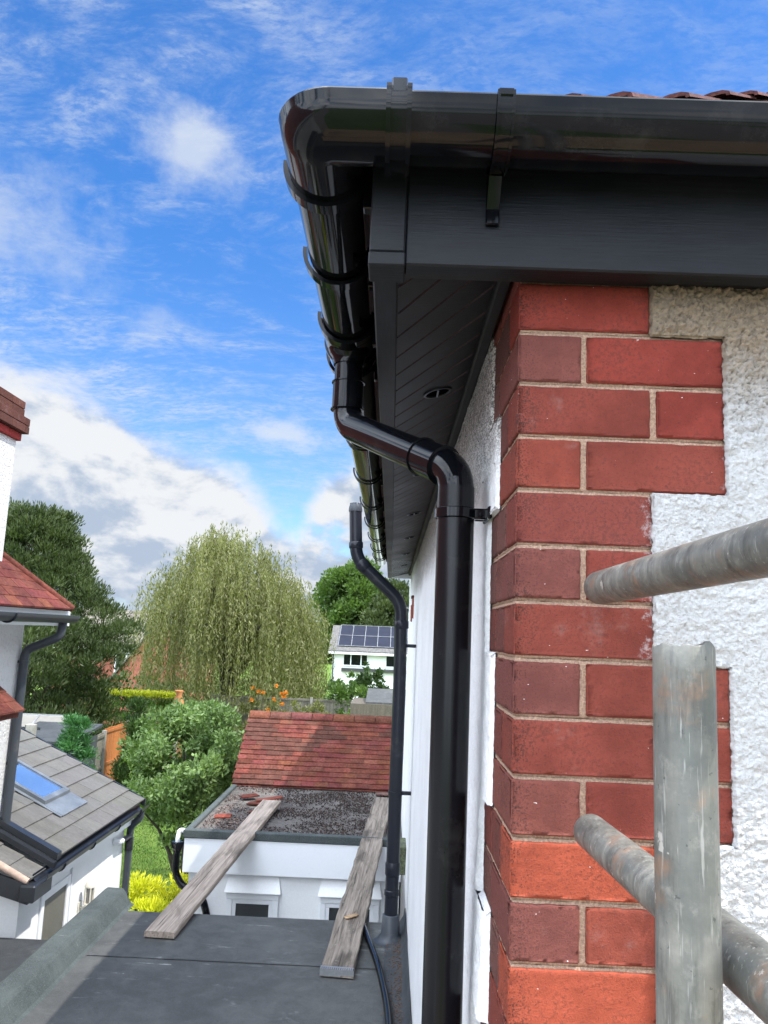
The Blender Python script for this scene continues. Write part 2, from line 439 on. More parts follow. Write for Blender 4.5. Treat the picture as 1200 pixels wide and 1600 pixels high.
M['concrete'] = simple('concrete', (.28, .265, .235), .85, var=.15, vs=6, fvar=.12)
M['terracotta'] = simple('terracotta', (.42, .17, .06), .75, var=.15)
M['moss'] = simple('mossy_stone', (.12, .14, .075), .9, var=.4, vs=18, fine=70, fvar=.3, bstr=.8)
M['brick_far'] = simple('far_red_brick', (.30, .10, .065), .85, var=.15, vs=3, fine=14, fvar=.15)
M['galv'] = simple('galvanised_sheet', (.30, .31, .32), .45, .5, var=.15)

def leafmat(name, c1, c2, trans=.35, rough=.5, spec=.35):
    m, t = newmat(name)
    a = attr(t).outputs['Fac']
    n = t.noise(t.obj, 1.1, 3)
    f = t.math('ADD', t.math('MULTIPLY', a, .7), t.math('MULTIPLY', n, .3), clamp=True)
    base = t.mix(f, c1, c2)
    b = t.add('ShaderNodeBsdfPrincipled', {'Base Color': base, 'Roughness': rough, 'Specular IOR Level': spec})
    tr = t.add('ShaderNodeBsdfTranslucent', {'Color': t.mix(1.0, base, (1.1, 1.25, .5), 'MULTIPLY')})
    mx = t.add('ShaderNodeMixShader', {'Fac': trans, 1: b.outputs[0], 2: tr.outputs[0]})
    t.l.new(mx.outputs[0], t.out.inputs[0])
    return m
M['leaf_pine'] = leafmat('pine_needles', (0.013, 0.029, 0.010), (0.084, 0.116, 0.030), .2)
M['leaf_willow'] = leafmat('willow_leaves', (.085, .098, .030), (.27, .27, .115), .4)
M['leaf_apple'] = leafmat('apple_leaves', (.035, .080, .018), (.23, .33, .12), .3, .45, .3)
M['leaf_gold'] = leafmat('golden_leaves', (.36, .36, .02), (.88, .84, .06), .4)
M['leaf_dark'] = leafmat('dark_leaves', (0.018, 0.040, 0.013), (0.064, 0.112, 0.028), .25)
M['leaf_mid'] = leafmat('mid_green_leaves', (0.036, 0.080, 0.018), (0.136, 0.216, 0.052), .35)
M['leaf_fresh'] = leafmat('feathery_green_needles', (0.024, 0.088, 0.028), (0.080, 0.208, 0.068), .3)
M['leaf_hedge'] = leafmat('hedge_top_leaves', (.20, .24, .02), (.50, .50, .04), .35)
M['petal_orange'] = leafmat('orange_petals', (.55, .17, .02), (.80, .32, .05), .4)
M['petal_yellow'] = leafmat('yellow_petals', (.70, .55, .01), (.85, .75, .03), .4)
def grassmat():
    m, t = newmat('lawn_grass')
    v = t.obj
    n1 = t.noise(v, .9, 6, .65)
    n2 = t.noise(v, 26, 5, .75)
    n3 = t.noise(v, 7, 5, .7)
    base = t.mix(t.mapr(n1, .35, .65), (.085, .16, .025), (.15, .235, .045))
    base = t.mix(t.math('MULTIPLY', t.mapr(n3, .5, .68), .5), base, (.24, .27, .075))
    base = t.mix(t.math('MULTIPLY', t.mapr(n2, .52, .36), .6), base, (.03, .065, .012))
    finish(t, base, .9, 0, t.math('ADD', n2, n3), 1.0, .05, .15)
    return m
M['grass'] = grassmat()

# ------------------------------------------------------------------ mesh helpers
ORG = {}
class MB:
    def __init__(s):
        s.v, s.f, s.c, s.g, s.m = [], [], [], [], []
    def face(s, ids, col=(1, 1, 1), mi=0):
        s.f.append(ids)
        s.c.append(col)
        s.m.append(mi)
    def quad(s, a, b, c, d, col=(1, 1, 1), mi=0):
        n = len(s.v)
        s.v += [a, b, c, d]
        s.face((n, n + 1, n + 2, n + 3), col, mi)
    def box(s, x0, x1, y0, y1, z0, z1, col=(1, 1, 1), bev=0, mi=0):
        n = len(s.v)
        if not bev:
            s.v += [(x0, y0, z0), (x1, y0, z0), (x1, y1, z0), (x0, y1, z0), (x0, y0, z1), (x1, y0, z1), (x1, y1, z1), (x0, y1, z1)]
            for f in ((3, 2, 1, 0), (4, 5, 6, 7), (0, 1, 5, 4), (1, 2, 6, 5), (2, 3, 7, 6), (3, 0, 4, 7)):
                s.face([n + i for i in f], col, mi)
            return s
        b = min(bev, (x1 - x0) * .45, (y1 - y0) * .45, (z1 - z0) * .45)
        vs = []
        for sx in (0, 1):
            for sy in (0, 1):
                for sz in (0, 1):
                    X, Y, Z = (x0, x1)[sx], (y0, y1)[sy], (z0, z1)[sz]
                    ix, iy, iz = (b, -b)[sx], (b, -b)[sy], (b, -b)[sz]
                    vs += [(X, Y + iy, Z + iz), (X + ix, Y, Z + iz), (X + ix, Y + iy, Z)]
        s.v += vs
        k = lambda a, b_, c, d: n + ((a * 4 + b_ * 2 + c) * 3 + d)
        F = []
        F.append([k(0, 0, 0, 0), k(0, 0, 1, 0), k(0, 1, 1, 0), k(0, 1, 0, 0)])
        F.append([k(1, 0, 0, 0), k(1, 1, 0, 0), k(1, 1, 1, 0), k(1, 0, 1, 0)])
        F.append([k(0, 0, 0, 1), k(1, 0, 0, 1), k(1, 0, 1, 1), k(0, 0, 1, 1)])
        F.append([k(0, 1, 0, 1), k(0, 1, 1, 1), k(1, 1, 1, 1), k(1, 1, 0, 1)])
        F.append([k(0, 0, 0, 2), k(0, 1, 0, 2), k(1, 1, 0, 2), k(1, 0, 0, 2)])
        F.append([k(0, 0, 1, 2), k(1, 0, 1, 2), k(1, 1, 1, 2), k(0, 1, 1, 2)])
        for a in (0, 1):
            for c_ in (0, 1):
                F.append([k(a, c_, 0, 0), k(a, c_, 1, 0), k(a, c_, 1, 1), k(a, c_, 0, 1)])
                F.append([k(a, 0, c_, 0), k(a, 1, c_, 0), k(a, 1, c_, 2), k(a, 0, c_, 2)])
                F.append([k(0, a, c_, 1), k(1, a, c_, 1), k(1, a, c_, 2), k(0, a, c_, 2)])
        for a in (0, 1):
            for b_ in (0, 1):
                for c_ in (0, 1):
                    F.append([k(a, b_, c_, 0), k(a, b_, c_, 1), k(a, b_, c_, 2)])
        for f in F:
            s.face(f, col, mi)
        return s
    def obox(s, o, ux, uy, uz, col=(1, 1, 1), mi=0):
        """box from corner o with edge vectors"""
        o, ux, uy, uz = map(Vector, (o, ux, uy, uz))
        n = len(s.v)
        s.v += [tuple(p) for p in (o, o + ux, o + ux + uy, o + uy, o + uz, o + ux + uz, o + ux + uy + uz, o + uy + uz)]
        for f in ((3, 2, 1, 0), (4, 5, 6, 7), (0, 1, 5, 4), (1, 2, 6, 5), (2, 3, 7, 6), (3, 0, 4, 7)):
            s.face([n + i for i in f], col, mi)
        return s
    def sweep(s, prof, path, closed=True, caps=True, up=Vector((0, 0, 1)), col=(1, 1, 1)):
        """prof: (side, up) points; path: 3-D points; horizontal sweep with fixed up"""
        P = [Vector(p) for p in path]
        n = len(s.v)
        k = len(prof)
        for i, p in enumerate(P):
            a = P[max(0, i - 1)]
            b = P[min(len(P) - 1, i + 1)]
            t = (b - a).normalized()
            if 0 < i < len(P) - 1:
                t1 = (p - a).normalized()
                t2 = (b - p).normalized()
                t = (t1 + t2).normalized()
                sc = 1 / max(.5, t.dot(t1))
            else:
                sc = 1
            sd_ = t.cross(up).normalized()
            u = sd_.cross(t).normalized()
            for (q, r) in prof:
                s.v.append(tuple(p + sd_ * q * sc + u * r))
        for i in range(len(P) - 1):
            for j in range(k if closed else k - 1):
                j2 = (j + 1) % k
                s.face((n + i * k + j, n + i * k + j2, n + (i + 1) * k + j2, n + (i + 1) * k + j), col)
        if caps and closed:
            s.face([n + j for j in range(k)][::-1], col)
            s.face([n + (len(P) - 1) * k + j for j in range(k)], col)
        return s
    def tube(s, path, rad, seg=20, caps=True, col=(1, 1, 1)):
        P = [Vector(p) for p in path]
        if not hasattr(rad, '__len__'):
            rad = [rad] * len(P)
        n = len(s.v)
        t0 = (P[1] - P[0]).normalized()
        ref = Vector((0, 0, 1)) if abs(t0.z) < .9 else Vector((1, 0, 0))
        nrm = (ref - t0 * ref.dot(t0)).normalized()
        for i, p in enumerate(P):
            a = P[max(0, i - 1)]
            b = P[min(len(P) - 1, i + 1)]
            t = (b - a).normalized()
            nrm = (nrm - t * nrm.dot(t)).normalized()
            bi = t.cross(nrm)
            for j in range(seg):
                an = 2 * PI * j / seg
                s.v.append(tuple(p + (nrm * math.cos(an) + bi * math.sin(an)) * rad[i]))
        for i in range(len(P) - 1):
            for j in range(seg):
                j2 = (j + 1) % seg
                s.face((n + i * seg + j, n + i * seg + j2, n + (i + 1) * seg + j2, n + (i + 1) * seg + j), col)
        if caps:
            s.face([n + j for j in range(seg)][::-1], col)
            s.face([n + (len(P) - 1) * seg + j for j in range(seg)], col)
        return s
    def build(s, name, mat, parent=None, smooth=False, sharp=40, bevel=0, loc=None):
        me = bpy.data.meshes.new(name)
        o = bpy.data.objects.new(name, me)
        COL.objects.link(o)
        if parent is not None:
            o.parent = parent
            org = ORG[parent.name]
        else:
            org = Vector(loc) if loc else Vector(s.v[0])
            if not loc:
                a = np.array(s.v)
                org = Vector(((a[:, 0].min() + a[:, 0].max()) / 2, (a[:, 1].min() + a[:, 1].max()) / 2, a[:, 2].min()))
            o.location = org
        ORG[o.name] = org
        me.from_pydata([(x - org.x, y - org.y, z - org.z) for x, y, z in s.v], [], s.f)
        for mm in (mat if isinstance(mat, (list, tuple)) else [mat]):
            me.materials.append(mm)
        if any(s.m):
            me.polygons.foreach_set('material_index', s.m)
        if any(c != (1, 1, 1) for c in s.c):
            at = me.attributes.new('tint', 'FLOAT_COLOR', 'FACE')
            at.data.foreach_set('color', np.array([tuple(c) + (1,) for c in s.c], dtype=np.float32).ravel())
        else:
            at = me.attributes.new('tint', 'FLOAT_COLOR', 'FACE')
            at.data.foreach_set('color', np.ones(len(s.f) * 4, dtype=np.float32))
        if s.g:
            at = me.attributes.new('grain', 'FLOAT_VECTOR', 'POINT')
            at.data.foreach_set('vector', np.array(s.g, dtype=np.float32).ravel())
        if smooth:
            me.polygons.foreach_set('use_smooth', [True] * len(me.polygons))
            me.set_sharp_from_angle(angle=R(sharp))
        me.update()
        if bevel:
            b = o.modifiers.new('bevel', 'BEVEL')
            b.width = bevel
            b.segments = 2
            b.limit_method = 'ANGLE'
        return o

def tag(o, label=None, cat=None, group=None, kind=None):
    if label:
        o['label'] = label
    if cat:
        o['category'] = cat
    if group:
        o['group'] = group
    if kind:
        o['kind'] = kind
    return o
def thing(name, loc, label, cat, group=None):
    o = bpy.data.objects.new(name, None)
    COL.objects.link(o)
    o.location = loc
    o.empty_display_size = .1
    ORG[o.name] = Vector(loc)
    return tag(o, label, cat, group)
def rt(a, b):
    return random.uniform(a, b)

def arc(cx, cz, r, a0, a1, n):
    return [(cx + r * math.cos(R(a0 + (a1 - a0) * i / n)), cz + r * math.sin(R(a0 + (a1 - a0) * i / n))) for i in range(n + 1)]

# ------------------------------------------------------------------ ground
def gz(x, y):
    t = max(0.0, min(1.0, (y - 34) / 22))
    return -2.6 * t * t * (3 - 2 * t) + .05 * noise.noise(Vector((x * .2, y * .2, 0)))
b = MB()
xs = [-900, -400, -150, -70, -40] + [-30 + i * 2.5 for i in range(25)] + [45, 80, 160, 400, 900]
ys = [-40, -10, 0] + [2 + i * 2.5 for i in range(28)] + [80, 100, 140, 220, 500, 1200]
for yy in ys:
    for xx in xs:
        b.v.append((xx, yy, gz(xx, yy)))
for j in range(len(ys) - 1):
    for i in range(len(xs) - 1):
        n = j * len(xs) + i
        b.face((n, n + 1, n + 1 + len(xs), n + len(xs)))
g = b.build('ground', M['grass'], None, smooth=True, loc=(0, 0, 0))
tag(g, kind='structure')
g['label'] = 'green lawn and garden ground between the houses'

b = MB()
b.box(-14, 30, -30, -1.6, -.15, .004)
b.box(2, 30, -1.59, -.02, -.15, .004)
tag(b.build('driveway', simple('grey_brown_paving', (.20, .175, .15), .85, var=.2, vs=2, fine=30, fvar=.2), None, loc=(5, -5, 0)), kind='structure')
# ------------------------------------------------------------------ the house
H = 5.3
CRS = 0.09008
house = thing('house', (2.5, 3.5, 0), 'near white roughcast house with red brick corner and black eaves', 'house')
b = MB()
b.box(.03, 6.5, .03, 7.58, 0, 5.27)
b.build('inner_wall', M['white_render'], house)
b = MB()
b.box(.10, 6.0, 7.59, 10.6, 0, 5.75)  # unseen block added to cast shade on the tiled outhouse roof
b.build('hidden_shade_block', M['rough_far'], house)

# quoin brickwork on the corner
tints = [(.205, .050, .036), (.225, .054, .037), (.180, .048, .038), (.20, .050, .036), (.235, .060, .040), (.19, .046, .034)]
brick, mort = MB(), MB()
jt = .0095
front = {  # course: list of (x0, x1)
    0: [(0, .220)], 1: [(0, .105), (.115, .340)], 2: [(0, .220), (.230, .340)], 3: [(0, .105), (.115, .340)],
    4: [(0, .220)], 5: [(0, .105), (.115, .220)], 6: [(0, .220)], 7: [(0, .105), (.115, .338)], 8: [(0, .220), (.230, .338)],
    9: [(0, .105), (.115, .338)], 10: [(0, .220)], 11: [(0, .105), (.115, .220)], 12: [(0, .220)], 13: [(0, .105), (.115, .220)]}
sidew = {0: .31, 1: .31, 2: .205, 3: .20, 4: .315, 5: .315, 6: .315, 7: .222, 8: .222, 9: .222, 10: .335, 11: .335, 12: .22, 13: .22}
NC = 14
for k in range(-1, 20):
    z1 = H - k * CRS - jt / 2
    z0 = H - (k + 1) * CRS + jt / 2
    kk = k if 0 <= k < NC else (10 if k % 2 == 0 else 11)
    fr = front[kk]
    sw = sidew[kk]
    hdr = fr[0][1] < .15
    for i, (x0, x1) in enumerate(fr):
        dk = (k in (1, 5, 7, 9, 11) and i == 0)
        c = random.choice(tints)
        if dk:
            c = random.choice([(.170, .060, .050), (.19, .064, .050)])
        if k in (1, 2) and i == 1 or k == 0:
            c = (.215, .042, .031)
        if k in (10, 12):
            c = (.33, .075, .042)
        off = rt(0, .0015)
        y1 = (.22 if hdr else .105) if i == 0 else .07
        e0 = 0.0 if i == 0 else x0
        brick.box(e0, x1 + rt(-.001, .001), -off, min(y1, sw), z0 + rt(-.0008, .0008), z1 + rt(-.0008, .0008), c, bev=.0018)
    # return bricks
    y0 = (.22 if hdr else .105) + .010
    while y0 < sw - .02:
        y1 = min(sw, y0 + random.choice([.22, .105]))
        if sw - y1 < .03:
            y1 = sw
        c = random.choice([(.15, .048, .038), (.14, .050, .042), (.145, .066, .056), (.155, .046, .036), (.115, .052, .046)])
        brick.box(rt(0, .001), .07, y0, y1, z0, z1, c, bev=.0028)
        y0 = y1 + .010
# mortar skin just behind the faces, following the toothing
for k in range(-1, 20):
    z1 = H - k * CRS
    z0 = H - (k + 1) * CRS
    kk = k if 0 <= k < NC else (10 if k % 2 == 0 else 11)
    x1 = front[kk][-1][1] + .004
    mort.box(.0042, x1, .0042, .028, z0 + 2e-4, z1 - 2e-4)
    mort.box(.0042, .028, .030, sidew[kk] + .004, z0 + 2e-4, z1 - 2e-4)
grit = bpy.data.textures.new('brick_grit', 'CLOUDS')
grit.noise_scale = .014
grit.noise_depth = 3
grit2 = bpy.data.textures.new('mortar_grit', 'CLOUDS')
grit2.noise_scale = .006
grit2.noise_depth = 2
for mb_, nm, mt_, tx, st_ in ((brick, 'brick_quoin', 'brick', grit, .0034), (mort, 'mortar_joint', 'mortar', grit2, .0045)):
    o_ = mb_.build(nm, M[mt_], house)
    md = o_.modifiers.new('sub', 'SUBSURF')
    md.subdivision_type = 'SIMPLE'
    md.levels = md.render_levels = 4
    md = o_.modifiers.new('grit', 'DISPLACE')
    md.texture = tx
    md.texture_coords = 'LOCAL'
    md.strength = st_
    md.mid_level = .5
    o_.data.polygons.foreach_set('use_smooth', [True] * len(o_.data.polygons))

b = MB()
b.box(.001, .34, .001, .22, 0, H - 20 * CRS)
b.build('brick_plinth', M['brick_far'], house)
# roughcast render sheets, cut round the toothed bricks
def rcz(p, amp=1.0):
    q = Vector((p[0] * 118, p[1] * 118, p[2] * 118))
    wq = q + noise.noise_vector(q * .8) * .55
    v1 = noise.voronoi(wq)[0][0]
    n1 = noise.noise(q * 2.3 + Vector((7, 1, 2)))
    n2 = noise.noise(q * .45 + Vector((1, 9, 2)))
    d = noise.noise(Vector((p[0] * 5, p[1] * 5, p[2] * 5 + 3)))
    if p[1] == 0 and p[2] > 5.0:
        amp *= 1 + 1.0 * min(1, (p[2] - 5.0) / .1)
    return amp * (.0052 * max(0, 1 - v1 * 1.25) * (.65 + .7 * n2) + .0022 * n1 + .002 * n2) + .003 * d
def toothed(bands, us_of, to3, name, mat, parent, extra=None):
    b_ = extra or MB()
    for (z0, z1, start, dzs) in bands:
        us = us_of(start)
        nz = max(1, int(round((z1 - z0) / dzs)))
        base = len(b_.v)
        for j in range(nz + 1):
            z = z0 + (z1 - z0) * j / nz
            for i, u in enumerate(us):
                uu = u
                if i == 0:
                    uu = u + .0045 * noise.noise(Vector((3, 1, z * 90))) + .002 * noise.noise(Vector((3, 1, z * 300)))
                b_.v.append(to3(uu, z, i == 0))
        for j in range(nz):
            for i in range(len(us) - 1):
                n = base + j * len(us) + i
                b_.face((n, n + 1, n + 1 + len(us), n + len(us)))
        # bottom and top lips of the band where it steps
    return b_.build(name, mat, parent, smooth=True, sharp=80)
def us_front(s):
    u = [s]
    while u[-1] < .56:
        u.append(u[-1] + .0024)
    while u[-1] < 6.5:
        u.append(u[-1] + .5)
    return u
def to_front(u, z, edge):
    if edge:
        return (u, .001, z)
    return (u, -.007 - (rcz((u, 0, z)) if u < .7 else 0), z)
bands = []
ks = [k for k in range(-1, 33)]
runs = []
for k in ks:
    kk = k if 0 <= k < NC else (10 if k % 2 == 0 else 11)
    st = round(front[kk][-1][1], 3)
    if runs and runs[-1][0] == st:
        runs[-1][2] = k + 1
    else:
        runs.append([st, k, k + 1])
for st, a, e in runs:
    top = H - a * CRS
    bot = H - e * CRS
    if bot < 3.9 < top:
        bands.append((3.95, top, st, .0024))
        bands.append((bot, 3.95, st, .05))
    else:
        bands.append((bot, top, st, .0024 if bot > 3.9 else .03))
# ragged paint and render lips along the horizontal steps
lip = MB()
for i in range(len(runs) - 1):
    (s0, a0, e0), (s1, a1, e1) = runs[i], runs[i + 1]
    z = H - e0 * CRS
    xa, xb = min(s0, s1), max(s0, s1)
    if z < 3.95:
        continue
    n = int((xb - xa) / .003)
    for j in range(n):
        u0, u1 = xa + (xb - xa) * j / n, xa + (xb - xa) * (j + 1) / n
        d0 = .003 * noise.noise(Vector((u0 * 80, z, 1))) + .002
        d1 = .003 * noise.noise(Vector((u1 * 80, z, 1))) + .002
        sg = -1 if s1 > s0 else 1
        lip.quad((u0, -.0075, z - sg * .004), (u1, -.0075, z - sg * .004), (u1, -.003, z + sg * d1), (u0, -.003, z + sg * d0))
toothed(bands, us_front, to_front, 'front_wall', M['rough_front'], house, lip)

def us_side(s):
    u = [s]
    st = .007
    while u[-1] < 7.6:
        u.append(u[-1] + st)
        st = min(.25, st * 1.035)
    u[-1] = 7.6
    return u
def to_side(u, z, edge):
    if edge:
        return (.001, u, z)
    bul = .010 * math.exp(-((z - 4.05) / .25) ** 2) * math.exp(-((u - .35) / .4) ** 2)
    return (-.006 - rcz((0, u, z), .8 if u < 1.5 else .3) - bul + (.02 if u > 7.55 else 0), u, z)
runs = []
for k in ks:
    kk = k if 0 <= k < NC else (10 if k % 2 == 0 else 11)
    st = sidew[kk]
    if runs and runs[-1][0] == st:
        runs[-1][2] = k + 1
    else:
        runs.append([st, k, k + 1])
bands = [(H - e * CRS, H - a * CRS, st, .009 if H - e * CRS > 3.8 else .05) for st, a, e in runs]
bands.append((0.0, H - 33 * CRS, .22, .3))
lip = MB()
for i in range(len(runs) - 1):
    (s0, a0, e0), (s1, a1, e1) = runs[i], runs[i + 1]
    z = H - e0 * CRS
    ya_, yb_ = min(s0, s1), max(s0, s1)
    if z < 3.6 or yb_ - ya_ < .01:
        continue
    n = int((yb_ - ya_) / .005) + 1
    for j in range(n):
        u0, u1 = ya_ + (yb_ - ya_) * j / n, ya_ + (yb_ - ya_) * (j + 1) / n
        sg = -1 if s1 > s0 else 1
        lip.quad((-.0085, u0, z - sg * .004), (-.0085, u1, z - sg * .004), (.002, u1, z + sg * .003), (.002, u0, z + sg * .003))
toothed(bands, us_side, to_side, 'side_wall', M['rough_side'], house, lip)
# brick ends showing through the far render, window sill end
b = MB()
b.box(-.022, .0, 5.52, 5.60, 4.84, 5.012, (.3, .08, .05), .004)
b.box(-.030, .0, 5.50, 5.64, 5.01, 5.035, (.12, .05, .04), .004)
b.build('brick_corbel', M['brick'], house)
b = MB()
b.box(-.020, .0, 5.95, 6.05, 4.82, 4.97, (.3, .08, .05), .004)
b.build('brick_corbel', M['brick'], house)
b = MB()
b.box(-.07, .0, 5.25, 5.55, 2.84, 3.05, bev=.01)
b.build('window_sill', M['moss'], house)

# fascias, corner trim, soffits
b = MB()
b.box(-.196, 6.8, -.080, -.042, 5.283, 5.470, bev=.003)
b.build('fascia_board', M['foil_x'], house)
b = MB()
b.box(-.249, -.206, -.02, 7.05, 5.285, 5.470, bev=.003)
b.build('fascia_board', M['foil_y'], house)
b = MB()
b.box(-.2535, -.1965, -.0845, -.0215, 5.3025, 5.455, bev=.0025)
b.box(-.2545, -.1955, -.0855, -.0205, 5.279, 5.302, bev=.002)
b.build('corner_trim', M['foil_x'], house)
b = MB()
b.box(-.196, 6.8, -.0415, -.004, 5.296, 5.304)
b.build('front_soffit', M['soffit'], house)
# side soffit: boards laid on the diagonal, black strips painting the groove shade
b = MB()
sz = lambda x: 5.293 + (x + .206) / .206 * .055
pitch, gw = .118, .0055
SK = 1.55
y = -.8
def P(x, yy, dz=0):
    return (x, max(-.02, min(7.05, yy - SK * (x + .206))), sz(x) + dz)
bk = MB()
while y < 7.5:
    xm = [-.206 + .194 * q / 4 for q in range(5)]
    for q in range(4):
        x0_, x1_ = xm[q], xm[q + 1]
        b.quad(P(x0_, y + gw), P(x0_, y + pitch - gw), P(x1_, y + pitch - gw), P(x1_, y + gw))
        bk.quad(P(x0_, y + pitch - gw), P(x0_, y + pitch + gw), P(x1_, y + pitch + gw), P(x1_, y + pitch - gw))
    y += pitch
for k in range(len(bk.v)):
    bk.v[k] = (bk.v[k][0], bk.v[k][1], bk.v[k][2] + .004)
sof = b.build('side_soffit', M['soffit'], house)
bk.build('soffit_groove', M['hole'], sof)
b = MB()
b.box(-.030, -.006, .03, 7.05, 5.318, 5.347, bev=.004)
b.build('soffit_trim', M['soffit'], house)
b = MB()
b.box(-.21, 0, 7.05, 7.10, 5.285, 5.47)
b.build('soffit_box_end', M['white_upvc'], house)
for i in range(7):
    yv = .70 + i * 1.03
    b, h = MB(), MB()
    cx = -.098
    ring = []
    for r_, dz in ((.037, -.001), (.036, -.0045), (.031, -.005), (.029, -.002)):
        ring.append([(cx + r_ * math.cos(2 * PI * j / 28), yv + r_ * math.sin(2 * PI * j / 28), sz(cx + r_ * math.cos(2 * PI * j / 28)) + dz) for j in range(28)])
    for a in range(3):
        for j in range(28):
            j2 = (j + 1) % 28
            b.quad(ring[a][j], ring[a][j2], ring[a + 1][j2], ring[a + 1][j])
    v = b.build('soffit_vent', M['pvc_dull'], house, smooth=True)
    n = len(h.v)
    h.v += ring[3]
    h.face([n + j for j in range(28)][::-1])
    h.build('vent_opening', M['hole'], v)  # black disc painting the dark inside of the vent
    q = MB()
    for s_ in (.0,):
        L = math.sqrt(.028 ** 2 - s_ ** 2)
        q.box(cx + s_ - .002, cx + s_ + .002, yv - L, yv + L, sz(cx) - .006, sz(cx) - .003)
    q.build('vent_grille', M['pvc_dull'], v)

# roof: plain tiles on the front slope, bonnet hips
TP = .80
ez = 5.474
roof = MB()
ya, xa = -.135, -.28
yb = ya + 3.6
roof.quad((xa, ya, ez), (6.9, ya, ez), (6.9, yb, ez + TP * 3.6), (xa + 3.6, yb, ez + TP * 3.6))
roof.quad((xa, ya, ez), (xa + 3.6, yb, ez + TP * 3.6), (xa + 3.6, 6.2, ez + TP * 3.6), (xa, 7.15, ez))
roof.quad((xa, 7.15, ez), (xa + 3.6, 6.2, ez + TP * 3.6), (6.9, 6.2, ez + TP * 3.6), (6.9, 7.15, ez))
for (p, q) in (((xa, ya, ez), (6.9, ya, ez)),):
    roof.quad((p[0], p[1], ez - .002), (q[0], q[1], ez - .002), (q[0], .1, ez - .002), (p[0], .1, ez - .002))
gau = .082
for i in range(0, 22):
    yi = ya + i * gau
    xs_ = xa + i * gau
    x = xs_ + (-.083 if i % 2 else 0)
    while x < 2.6:
        x1 = x + .165
        xl = max(x, xs_ + .03)
        if x1 > xl + .02:
            t = (1 + rt(-.35, .35))
            col = (t, t * rt(.85, 1.1), t * rt(.85, 1.1))
            zz_ = ez + TP * (yi - ya) + rt(.010, .016)
            dy_ = rt(-.004, .004)
            roof.obox((xl + .002, yi + dy_, zz_ + .004), (x1 - xl - .004, 0, 0), (0, .17, .17 * TP - .010), (0, -.004, .012), col)
        x = x1
rf = roof.build('roof', M['tile_dark'], house)
b = MB()
for i in range(1, 16):
    s_ = i * .175 + rt(-.02, .02)
    o = Vector((xa + s_ + .004, ya + s_ + .004, ez + TP * s_ + .024 + rt(-.003, .003)))
    d = Vector((1, 1, TP)).normalized()
    sdv = Vector((1, -1, 0)).normalized()
    up = sdv.cross(d).normalized()
    L = .30
    t = 1 + rt(-.3, .3)
    col = (t, t * .95, t * .95)
    prev = None
    for j in range(9):
        an = R(-10 + 200 * j / 8)
        ca, sa = math.cos(an), math.sin(an)
        p0 = o + sdv * ca * .085 + up * (sa * .024 - .008)
        p1 = o + d * L + sdv * ca * .06 + up * (sa * .016 - .016)
        i0 = o + sdv * ca * .074 + up * (sa * .012 - .008)
        if prev:
            b.quad(tuple(prev[0]), tuple(p0), tuple(p1), tuple(prev[1]), col)
            b.quad(tuple(prev[2]), tuple(i0), tuple(p0), tuple(prev[0]), col)
        prev = (p0, p1, i0)
b.build('hip_tiles', M['tile_dark'], rf, smooth=True, sharp=50)

# ------------------------------------------------------------------ gutter
ZR = 5.475
GR = .063
GX, GY = -.332, -.162
gut = thing('rain_gutter', (GX, GY, ZR), 'glossy black half round gutter turning the near corner of the brick house', 'gutter')
def halfprof(r, th=.0028, lip_=.004):
    p = arc(0, 0, r, 180, 360, 22)
    p = [(-r - .001, .006), (-r - lip_ * .6, .003)] + p[1:-1] + [(r + lip_ * .6, .003), (r + .001, .006)]
    q = [(x * (r - th) / r, z + (0 if abs(z) > .004 else 0)) for x, z in arc(0, 0, r, 360, 180, 22)]
    q[0] = (r - th, .005)
    q[-1] = (-r + th, .005)
    return p + q
def cornerpath(r, x_end, y_end, n=10):
    pts_ = [(x_end, GY, ZR)]
    cx, cy = GX + r, GY + r
    for i in range(n + 1):
        a = R(270 - 90 * i / n)
        pts_.append((cx + r * math.cos(a), cy + r * math.sin(a), ZR))
    pts_.append((GX, y_end, ZR))
    return pts_
fr_ = .022
b = MB()
b.sweep(halfprof(GR), [(6.6, GY, ZR), (-.20, GY, ZR)])
b.build('gutter_length', M['pvc'], gut, smooth=True, sharp=35)
b = MB()
b.sweep(halfprof(GR), [(GX, -.02, ZR), (GX, 1, ZR), (GX, 3, ZR), (GX, 7.1, ZR)])
b.build('gutter_length', M['pvc'], gut, smooth=True, sharp=35)
b = MB()
b.sweep(halfprof(GR + .0036, .0034), cornerpath(fr_, -.215, -.03))
b.build('corner_angle', M['pvc'], gut, smooth=True, sharp=35)
def band(c, axis, wdt, r0, r1, extra=.0):
    """strap round the gutter, centred on c along an axis"""
    p = []
    for (x, z) in arc(0, 0, r1, 175, 365, 24):
        p.append((x, z))
    for (x, z) in arc(0, 0, r0, 365, 175, 24):
        p.append((x, z))
    b_ = MB()
    if axis == 'x':
        b_.sweep(p, [(c + wdt / 2, GY, ZR), (c - wdt / 2, GY, ZR)])
    else:
        b_.sweep(p, [(GX, c - wdt / 2, ZR), (GX, c + wdt / 2, ZR)])
    return b_
